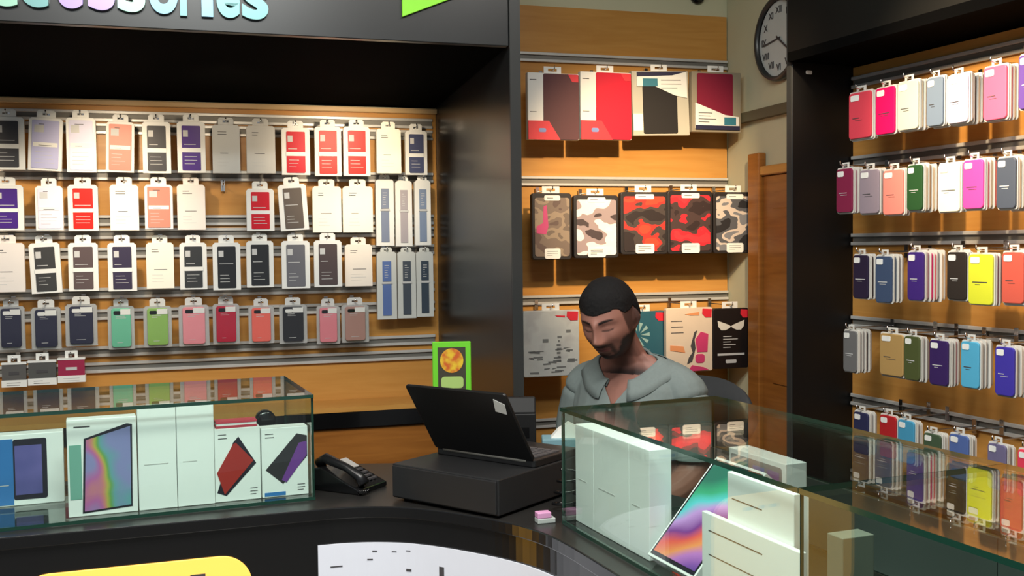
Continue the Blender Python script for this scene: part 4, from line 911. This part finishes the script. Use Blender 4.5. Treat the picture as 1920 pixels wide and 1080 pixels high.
# ------------------------------------------------------------------ the seated man
def G(x,s): return math.exp(-0.5*(x/s)**2)
def sstep(a,b_,x):
    t=min(1,max(0,(x-a)/(b_-a))); return t*t*(3-2*t)
def head_point(th,ph):
    """th: longitude, 0 at the face; ph: latitude. +y forward, +z up"""
    sx=math.cos(ph)*math.sin(th); sy=math.cos(ph)*math.cos(th); sz=math.sin(ph)
    p=2.25; k=(abs(sx)**p+abs(sy)**p+abs(sz)**p)**(-1/p)
    x=0.0745*sx*k; y=0.093*sy*k; z=0.115*sz*k
    lowr=sstep(0.0,-0.115,z)
    x*=1-0.20*lowr; 
    if y<0: y*=1-0.42*sstep(-0.01,-0.09,z)
    else: y*=1-0.03*lowr
    if z>0: x*=1-0.05*sstep(0.03,0.115,z)
    fr=sstep(0.02,0.06,y)
    d=0.0
    d+=0.024*G(x,0.0105)*G(z+0.024,0.012)+0.015*G(x,0.0085)*G(z-0.0,0.017)+0.007*G(x,0.007)*G(z-0.018,0.012)
    for s in (-1,1):
        d+=0.009*G(x-s*0.0135,0.006)*G(z+0.028,0.0065)
        d-=0.0105*G(x-s*0.031,0.015)*G(z-0.012,0.0095)
        d+=0.0085*G(x-s*0.031,0.0105)*G(z-0.010,0.0075)
        d-=0.0028*G(x-s*0.031,0.011)*G(z-0.0045,0.0014)
        d+=0.0045*G(x-s*0.042,0.016)*G(z+0.022,0.014)
        d-=0.004*G(x-s*0.052,0.014)*G(z+0.055,0.018)
    d+=0.0055*G(z-0.030,0.008)*G(x,0.045)
    d+=0.0065*G(x,0.018)*G(z+0.0495,0.0045)+0.008*G(x,0.016)*G(z+0.0605,0.0052)-0.0035*G(x,0.022)*G(z+0.0548,0.0016)
    d-=0.0045*G(x,0.02)*G(z+0.073,0.006)+0.002*G(x,0.004)*G(z+0.040,0.005)
    d+=0.011*G(x,0.022)*G(z+0.096,0.016)
    y+=d*fr
    return Vector((x,y,z))
NT,NP=200,170
hv=[];hf=[]
for j in range(NP+1):
    ph=-PI/2+PI*j/NP
    for i in range(NT):
        u=i/NT*2*PI-PI; th=u-0.45*math.sin(u)      # denser at the face
        hv.append(head_point(th,max(-PI/2+1e-3,min(PI/2-1e-3,ph))))
for j in range(NP):
    for i in range(NT):
        i2=(i+1)%NT; hf.append((j*NT+i,j*NT+i2,(j+1)*NT+i2,(j+1)*NT+i))
# pose of the head in the body's frame
HC=Vector((0.0,0.135,1.306)); 
MH=Matrix.Translation(HC) @ Matrix.Rotation(math.radians(6),4,'Z') @ Matrix.Rotation(math.radians(-22),4,'X') @ Matrix.Rotation(math.radians(4),4,'Y')
body=MB(); body.add(hv,hf,0,MH,True)
body.add([],[])
body.f.append(list(range(NT-1,-1,-1))); body.mi.append(0); body.sm.append(True)
body.f.append([NP*NT+i for i in range(NT)]); body.mi.append(0); body.sm.append(True)
# ears
for s in (-1,1):
    rings=[]
    for k in range(9):
        t_=k/8; r=math.sin(PI*min(0.98,max(0.02,t_)))**0.6
        rings.append([Vector((s*(0.070+0.012*math.sin(w)*0+0.004*(1-abs(2*t_-1))+ (0.010 if math.cos(w)<0 else 0.0)*r + 0.006*math.sin(w)*r*s*0), -0.008+0.017*r*math.cos(w)-0.006*t_, -0.034+0.064*t_+0.0*math.sin(w)))+Vector((s*0.006*r*math.sin(w),0,0)) for w in [2*PI*q/12 for q in range(12)]])
    body.loft(rings,0,MH)
def ell(c,rx,ry,n=24,p=2.2,tilt=0.0):
    out=[]
    for k in range(n):
        w=2*PI*k/n; cx=math.cos(w); sy=math.sin(w)
        kx=(abs(cx)**p+abs(sy)**p)**(-1/p)
        out.append(Vector((c[0]+rx*cx*kx, c[1]+ry*sy*kx, c[2]+tilt*ry*sy*kx)))
    return out
# torso
body.loft([ell((0,0.0,0.60),0.165,0.125),ell((0,0.0,0.66),0.18,0.135),ell((0,0.005,0.74),0.172,0.13),ell((0,0.01,0.84),0.165,0.125),ell((0,0.01,0.94),0.172,0.125),ell((0,0.0,1.03),0.182,0.122),
 ell((0,-0.012,1.09),0.186,0.108,24,2.2,0.05),ell((0,-0.018,1.13),0.172,0.088,24,2.1,0.12),ell((0,-0.012,1.165),0.125,0.070,24,2.0,0.2),ell((0,0.004,1.19),0.078,0.060,24,2.0,0.3)])
# neck leans forward
body.loft([ell((0,-0.005,1.14),0.07,0.06,20),ell((0,0.018,1.185),0.060,0.060,20,2,0.2),ell((0.0,0.055,1.225),0.056,0.062,20,2,0.3),ell((0.0,0.09,1.265),0.055,0.062,20,2,0.3),ell((0.0,0.11,1.30),0.05,0.055,20,2,0.3)])
def limb(pts,rad,n=14):
    # finer sampling along a bone path
    P=[Vector(p) for p in pts]; out=[];rr=[]
    for i in range(len(P)-1):
        for k in range(5):
            t_=k/5; out.append(P[i].lerp(P[i+1],t_)); rr.append(rad[i]+(rad[i+1]-rad[i])*(t_*t_*(3-2*t_)))
    out.append(P[-1]); rr.append(rad[-1])
    for _ in range(2): out=[out[0]]+[(out[i-1]+out[i]*2+out[i+1])/4 for i in range(1,len(out)-1)]+[out[-1]]
    body.tube(out,rr,n)
SH=[];
for s in (-1,1):
    limb([(s*0.11,-0.012,1.112),(s*0.165,-0.008,1.088),(s*0.198,0.0,1.00),(s*0.212,0.02,0.86),(s*0.18,0.11,0.81),(s*0.11,0.19,0.80)],[0.056,0.060,0.053,0.046,0.043,0.027])
    # palm and five fingers, lightly curled round a phone in the lap
    w_=Vector((s*0.11,0.19,0.80)); dr=Vector((-s*0.55,0.80,-0.1)).normalized(); sd=Vector((0,0,1)); nx=dr.cross(sd).normalized()*(-s)
    pm=w_+dr*0.05
    body.loft([ell((0,0,0),0.026,0.017,12),ell((0,0,0.03),0.036,0.016,12),ell((0,0,0.06),0.041,0.014,12),ell((0,0,0.088),0.040,0.012,12)],0,Matrix.Translation(w_) @ Matrix((( *sd,),(*nx,),(*dr,))).transposed().to_4x4())
    for k,(o_,ln) in enumerate(((0.030,0.070),(0.010,0.078),(-0.010,0.073),(-0.029,0.058))):
        b0=w_+dr*0.082+sd*o_; d1=dr; d2=(dr*0.75-nx*0.65).normalized(); d3=(dr*0.2-nx).normalized()
        limb([b0,b0+d1*ln*0.42,b0+d1*ln*0.42+d2*ln*0.34,b0+d1*ln*0.42+d2*ln*0.34+d3*ln*0.26],[0.0095,0.009,0.0083,0.0072],8)
    b0=w_+dr*0.03+sd*0.03; limb([b0,b0+sd*0.028+dr*0.02-nx*0.012,b0+sd*0.034+dr*0.05-nx*0.024],[0.013,0.0105,0.0085],8)
    limb([(s*0.085,0.0,0.645),(s*0.11,0.22,0.63),(s*0.13,0.42,0.60),(s*0.13,0.43,0.38),(s*0.13,0.40,0.12),(s*0.13,0.40,0.06)],[0.092,0.084,0.062,0.058,0.042,0.04])
    body.loft([ell((s*0.13,0.37,0.02),0.03,0.03,12),ell((s*0.13,0.42,0.05),0.036,0.05,12)],0) if False else limb([(s*0.13,0.37,0.065),(s*0.132,0.45,0.06),(s*0.14,0.55,0.045),(s*0.14,0.60,0.04)],[0.042,0.042,0.040,0.03])
TORSO_X,TORSO_Y=0.362,3.12
MAN=Matrix.Translation((TORSO_X,TORSO_Y,0)) @ Matrix.Rotation(math.radians(180-36),4,'Z')
SKIN=bpy.data.materials.new('skin'); SKIN.use_nodes=True
_nt=SKIN.node_tree; _b=_nt.nodes['Principled BSDF']; _b.inputs['Roughness'].default_value=0.5; _b.inputs['Specular IOR Level'].default_value=0.3
_prev=None
_nz=_nt.nodes.new('ShaderNodeTexNoise'); _nz.inputs['Scale'].default_value=25
_mx=_nt.nodes.new('ShaderNodeMix'); _mx.data_type='RGBA'; _mx.inputs['A'].default_value=lin((134,92,80)); _mx.inputs['B'].default_value=lin((146,102,90)); _nt.links.new(_nz.outputs['Fac'],_mx.inputs['Factor']); _prev=_mx
for an,col in (('lip_colour',(112,66,62)),('beard_growth',(30,22,21)),('brow_hair_nostril_shade',(26,20,20))):
    at_=_nt.nodes.new('ShaderNodeAttribute'); at_.attribute_name=an
    m2=_nt.nodes.new('ShaderNodeMix'); m2.data_type='RGBA'; m2.inputs['B'].default_value=lin(col)
    _nt.links.new(_prev.outputs['Result'],m2.inputs['A']); _nt.links.new(at_.outputs['Fac'],m2.inputs['Factor']); _prev=m2
_nt.links.new(_prev.outputs['Result'],_b.inputs['Base Color'])
man=thing('person',MAN,'seated man in a grey polo shirt looking down to the left behind the right showcase','person')
me=body.mesh('body'); ob=bpy.data.objects.new('body_raw',me); COL.objects.link(ob)
rm=ob.modifiers.new('r','REMESH'); rm.mode='VOXEL'; rm.voxel_size=0.0027; rm.use_smooth_shade=True
dg=bpy.context.evaluated_depsgraph_get(); me2=bpy.data.meshes.new_from_object(ob.evaluated_get(dg)); bpy.data.objects.remove(ob)
bm=bmesh.new(); bm.from_mesh(me2); bmesh.ops.smooth_vert(bm,verts=bm.verts[:],factor=0.5,use_axis_x=True,use_axis_y=True,use_axis_z=True)
for _ in range(4): bmesh.ops.smooth_vert(bm,verts=[v for v in bm.verts if v.co.z<1.19],factor=0.5,use_axis_x=True,use_axis_y=True,use_axis_z=True)
bm.normal_update(); bm.to_mesh(me2)
me2.materials.clear(); me2.materials.append(SKIN)
MHi=MH.inverted()
def hairline(q):
    f=math.atan2(abs(q.x),q.y)     # 0 front .. pi back
    if f<0.70: return 0.056-0.004*math.cos(f*3)
    if f<1.35: return 0.058-0.026*sstep(0.75,1.2,f)
    if f<1.85: return 0.032
    return 0.032-0.075*sstep(1.85,2.3,f)
def soft(x,w): return sstep(-w,w,x)
def face_paint(q):
    """how much lip colour, beard, brow hair and painted nostril shade lie at a point of the head"""
    if q.y<-0.02 and q.z<0.0: return 0,0,0
    a=abs(q.x); f=math.atan2(a,q.y)
    lip=0.0; 
    e=1-((q.x/0.024)**2+((q.z+0.0552)/0.0088)**2)
    if q.y>0.05: lip=soft(e,0.35)
    jt=0.004*noise.noise(q*120)
    line=-0.076+0.046*sstep(0.026,0.064,a)+jt
    bd=0.97*soft(line-q.z,0.008)*(1 if q.y>0.0 else soft(q.y+0.012,0.012))
    sb=0.75*soft(0.0115-abs(q.y-0.020),0.006)*soft(a-0.058,0.006)*soft(q.z+0.062,0.006)
    mo=0.85*soft(q.z+0.0490,0.0018)*soft(-0.0365+jt*0.4-q.z,0.003)*soft(0.034-a,0.006)*(q.y>0.05)
    sd=0.8*soft(0.034-a,0.005)*soft(a-0.022,0.004)*soft(-0.045-q.z,0.004)*(q.y>0.04)
    bd=max(bd,sb,mo,sd)*(1-lip)
    lo=0.050-0.075*sstep(0.90,1.15,f) if f<1.85 else -0.06
    fade=0.0
    if f>0.85 and q.z>lo-0.02: fade=0.8*soft(q.z-lo,0.014)*soft(f-0.98,0.08)
    bd=max(bd,fade)
    br=0.0
    if q.y>0.045:
        zc_=0.0285+0.0045*math.sin(min(1,max(0,(a-0.012)/0.038))*2.5)
        br=soft(0.0040-0.0018*sstep(0.03,0.05,a)-abs(q.z-zc_),0.0016)*soft(a-0.012,0.003)*soft(0.050-a,0.004)
        zl=0.0042+0.0022*(1-((a-0.031)/0.0145)**2)*-1+0.001
        br=max(br,0.95*soft(0.0016-abs(q.z-zl),0.0012)*soft(0.0150-abs(a-0.031),0.002))
        for s in (-1,1): br=max(br,0.8*soft(1-((q.x-s*0.0085)/0.0045)**2-((q.z+0.0365)/0.003)**2,0.5))  # nostrils: shade of the openings painted into the skin colour
    return lip,bd,br
att=[me2.attributes.new(n,'FLOAT','POINT') for n in ('lip_colour','beard_growth','brow_hair_nostril_shade')]
n_=len(me2.vertices); buf=[[0.0]*n_ for _ in range(3)]
for i,v in enumerate(me2.vertices):
    if v.co.z>1.14:
        r=face_paint(MHi@v.co)
        for k in range(3): buf[k][i]=float(r[k])
for k in range(3): att[k].data.foreach_set('value',buf[k])
for p in me2.polygons: p.use_smooth=True
ob=bpy.data.objects.new('body',me2); COL.objects.link(ob); ob.parent=man
def shell(name,test,push,m,thick=0.0,fold=0.0,smooth=0,edge=8):
    """clothing or hair: the body's own surface, lifted off along its normals"""
    nb=bm.copy(); nb.normal_update()
    dele=[f for f in nb.faces if not test(f.calc_center_median())]
    bmesh.ops.delete(nb,geom=dele,context='FACES')
    bnd=[(v,[e.other_vert(v) for e in v.link_edges if e.is_boundary]) for v in nb.verts if v.is_boundary]
    for _ in range(edge):
        new=[(v,(v.co*2+sum((o.co for o in ns),Vector()))/(2+len(ns))) for v,ns in bnd if ns]
        for v,c in new: v.co=c
    for _ in range(smooth): bmesh.ops.smooth_vert(nb,verts=[v for v in nb.verts if not v.is_boundary],factor=0.5,use_axis_x=True,use_axis_y=True,use_axis_z=True)
    nb.normal_update()
    for v in nb.verts:
        d=push(v.co) if callable(push) else push
        if fold>0: d+=fold*(noise.noise(v.co*Vector((9,9,5))) + 0.5*noise.noise(v.co*Vector((22,22,9))))
        v.co+=v.normal*d
    m_=bpy.data.meshes.new(name); nb.to_mesh(m_); nb.free(); m_.materials.clear(); m_.materials.append(m)
    for p in m_.polygons: p.material_index=0; p.use_smooth=True
    o=bpy.data.objects.new(name,m_); COL.objects.link(o); o.parent=man
    if thick>0:
        s=o.modifiers.new('s','SOLIDIFY'); s.thickness=thick; s.offset=1
    return o
def is_hair(c):
    if c.z<1.18: return False
    q=MHi@c
    if abs(q.x)>0.0795: return False
    return q.z>hairline(q)+0.003*noise.noise(c*110)
def hair_push(c):
    q=MHi@c; up=q.z-hairline(q)
    return 0.0009+0.0085*sstep(0.0,0.040,up)*(1-0.35*sstep(0.05,0.08,q.y))+0.0012*noise.noise(c*160)
HAIR=mat('short_black_hair',(17,16,17),0.75,spec=0.25,scale=200,var=0.3,bump=0.6)
shell('hair',is_hair,hair_push,HAIR,0.001)
# polo shirt
NKC=Vector((0,0.012,0))
def neckline(w):
    """height of the neckline at an angle from the nape (radians)"""
    w=abs(w); return 1.188-0.012*sstep(0.4,1.5,w)-0.066*sstep(1.3,2.75,w)
def is_shirt(c):
    if c.z<0.70 or c.z>1.2: return False
    r=math.hypot(c.x,c.y-0.012); w=math.atan2(c.x,-(c.y-0.012))
    if r<0.125 and c.z>neckline(w): return False
    if c.y>0.0 and c.z>1.045 and abs(c.x)<0.003+0.045*sstep(1.04,1.125,c.z): return False
    if abs(c.x)>0.150 and c.z<0.90: return False
    if c.y>0.14 and c.z<0.9: return False
    return True
POLO=mat('grey_polo_knit',(116,126,124),0.85,spec=0.2,scale=120,var=0.08,bump=0.3)
def shirt_push(c): return 0.010+0.006*sstep(1.0,0.8,c.z)
shell('polo_shirt',is_shirt,shirt_push,POLO,0.002,0.006,10)
shell('trousers',lambda c:(c.z<0.735 and c.z>0.09 and not (c.y>0.2 and c.z>0.725)) and not (c.z>0.70 and c.y>0.15 and abs(c.x)<0.3 and c.z>0.73),0.008,mat('dark_trousers',(34,36,44),0.85),0.002,0.003,4)
for s in (-1,1): shell('shoe',lambda c,s=s:c.z<0.105 and c.x*s>0,0.008,mat('black_shoe',(20,20,20),0.4),0.002)
# collar: stand and fold, laid on the neck and shoulders
from mathutils.bvhtree import BVHTree
bvh=BVHTree.FromBMesh(bm)
def round_neck(w,z,off):
    d=Vector((math.sin(w),-math.cos(w),0)); o=Vector((0,0.012+max(0,(z-1.185)*0.9),z))+d*0.5
    h=bvh.ray_cast(o,-d); p=h[0] if h[0] is not None else o-d*0.43
    return p+d*off
b=MB(); rows=[[],[],[],[],[],[]]
nA=44
for k in range(nA+1):
    w=math.radians(-157+314*k/nA); f=sstep(1.2,2.7,abs(w)); z0=neckline(w)
    rows[0].append(round_neck(w,z0-0.006,0.008))
    st=0.024-0.012*f
    rows[1].append(round_neck(w,z0+st,0.007+0.002*f))
    rows[2].append(round_neck(w,z0+st,0.007)+Vector((math.sin(w),-math.cos(w),0.45))*0.004)
    rows[3].append(round_neck(w,z0+st*0.6,0.015))
    rows[4].append(round_neck(w,z0-0.010-0.008*f,0.020))
    rows[5].append(round_neck(w,z0-0.018-0.024*f,0.020))
b.loft(rows,0,None,True,False,False); o=b.obj('collar',POLO,man); s_=o.modifiers.new('s','SOLIDIFY'); s_.thickness=0.0025; s_.offset=1
# placket with dark inside and buttons
b=MB(); rows=[]
def chest(x,z,off):
    h=bvh.ray_cast(Vector((x,0.6,z)),Vector((0,-1,0))); return Vector((x,h[0].y+off,z))
for z in [1.052-0.011*k for k in range(11)]: rows.append([chest(-0.015+0.006*q_,z,0.0175) for q_ in range(6)])
b.loft(rows,0,None,True,False,False); o=b.obj('placket',mat('placket_dark',(70,78,80),0.85),man); s_=o.modifiers.new('s','SOLIDIFY'); s_.thickness=0.002; s_.offset=1
for z in (1.04,0.985):
    b=MB(); b.lathe([(0.005,0),(0.005,0.002)],12,0,Matrix.Translation(chest(0,z,0.021)) @ Matrix.Rotation(-PI/2,4,'X')); b.obj('button',mat('button',(170,176,172),0.3),man)
# phone in his hands
t=thing('smartphone',MAN @ Matrix.Translation((0,0.275,0.80)) @ Matrix.Rotation(0.5,4,'X'),'dark smartphone held in the lap of the seated man','phone')
b=MB(); b.prism(rrect(-0.036,0.036,-0.075,0.075,0.009),-0.004,0.004); b.obj('body',BLACK,t,None,0.001,1)
bm.free()
# office chair: back rest shows past his shoulder
CHM=mat('chair_fabric',(48,50,52),0.8)
CH=Matrix.Translation((TORSO_X+0.105,TORSO_Y+0.10,0)) @ Matrix.Rotation(math.radians(180-30),4,'Z')
t=thing('office_chair',CH,'dark grey office chair behind and under the seated man','chair')
b=MB(); b.prism(rrect(-0.22,0.22,-0.20,0.25,0.06),0.44,0.505,0,None,'z'); b.obj('seat',CHM,t,None,0.012,2)
rings=[]
for k in range(15):
    w=math.radians(-66+132*k/14); R_=0.27
    x=R_*math.sin(w); y=-R_*math.cos(w)+0.03
    hh=0.115*(1-0.6*abs(w/1.15)**3); zc_=0.975
    rings.append([Vector((x,y,zc_-hh)),Vector((x*1.03,y-0.02,zc_-hh*0.9)),Vector((x*1.09,y-0.035,zc_)),Vector((x*1.03,y-0.02,zc_+hh*0.9)),Vector((x,y,zc_+hh)),Vector((x*0.97,y+0.01,zc_))])
b=MB(); b.loft(rings); b.obj('backrest',CHM,t)
b=MB(); b.tube([(0,-0.10,0.46),(0,-0.25,0.50),(0,-0.275,0.66),(0,-0.262,0.92)],0.02,10); b.obj('back_support',BLACK,t)
b=MB(); b.tube([(0,0,0.10),(0,0,0.44)],0.028,14); b.obj('gas_lift',ALU_D,t)
for k in range(5):
    w=2*PI*k/5; b=MB(); b.tube([(0,0,0.11),(0.29*math.cos(w),0.29*math.sin(w),0.07)],[0.028,0.018],8); lg=b.obj('leg',BLACK,t)
    b=MB(); b.lathe([(0.027,-0.014),(0.028,0.014)],16,0,Matrix.Translation((0.29*math.cos(w),0.29*math.sin(w),0.028)) @ Matrix.Rotation(w,4,'Z') @ Matrix.Rotation(PI/2,4,'X')); b.obj('castor',BLACK,lg)
# ------------------------------------------------------------------ light
def spot(name,loc,aim,E,rgb,deg,blend=0.6,r=0.02):
    l=bpy.data.lights.new(name,'SPOT'); l.energy=E; l.color=rgb; l.spot_size=math.radians(deg); l.spot_blend=blend; l.shadow_soft_size=r
    o=bpy.data.objects.new(name,l); COL.objects.link(o); o.location=loc; o.rotation_euler=(Vector(aim)-Vector(loc)).to_track_quat('-Z','Y').to_euler(); return o
def area(name,loc,size,E,rgb,rot=(0,0,0)):
    l=bpy.data.lights.new(name,'AREA'); l.shape='RECTANGLE'; l.size=size[0]; l.size_y=size[1]; l.energy=E; l.color=rgb
    o=bpy.data.objects.new(name,l); COL.objects.link(o); o.location=loc; o.rotation_euler=rot; return o
WARM=(1.0,0.80,0.56); NEUT=(1.0,0.95,0.88)
for k,(u,v,E) in enumerate(((215,400,1.0),(655,330,1.0),(-160,380,0.8),(420,230,0.25))):
    x,z=BK.at(u,v); p=BK.w(x,0.72,1.98); spot('canopy_spot',p,BK.w(x,0.0,z),22*E,WARM,66,0.9,0.03)
x,z=BK.at(1190,410); spot('ceiling_spot',(0.78,2.42,2.46),BK.w(x,0,z),260,(1.0,0.72,0.42),40,1.0,0.03)
for u,v,E in ((1915,260,2.1),(2160,320,1.6)):
    x,z=RW.at(u,v); spot('wall_spot',RW.w(x,1.0,2.32),RW.w(x,0.0,z),38*E,(1.0,0.74,0.46),50,0.9,0.03)
area('ceiling_and_fill_light',(-0.2,1.6,2.95),(1.2,0.3),30,NEUT)
area('ceiling_and_fill_light',(0.8,2.0,2.95),(0.3,1.2),22,NEUT)
area('ceiling_and_fill_light',(-1.2,1.2,2.95),(1.2,0.3),30,NEUT)
area('ceiling_and_fill_light',(-0.15,0.75,2.95),(1.0,0.3),62,(0.96,1.0,0.97))  # unseen fill light added to brighten the white boxes in the showcases
w=bpy.data.worlds.new('world'); SC.world=w; w.use_nodes=True
bg=w.node_tree.nodes['Background']; bg.inputs['Color'].default_value=(0.80,0.86,0.92,1); bg.inputs['Strength'].default_value=0.30
vs=SC.view_settings; vs.view_transform='Standard'; vs.look='None'; vs.gamma=1.0; vs.exposure=0.0
SC.cycles.transparent_max_bounces=32; SC.cycles.max_bounces=10
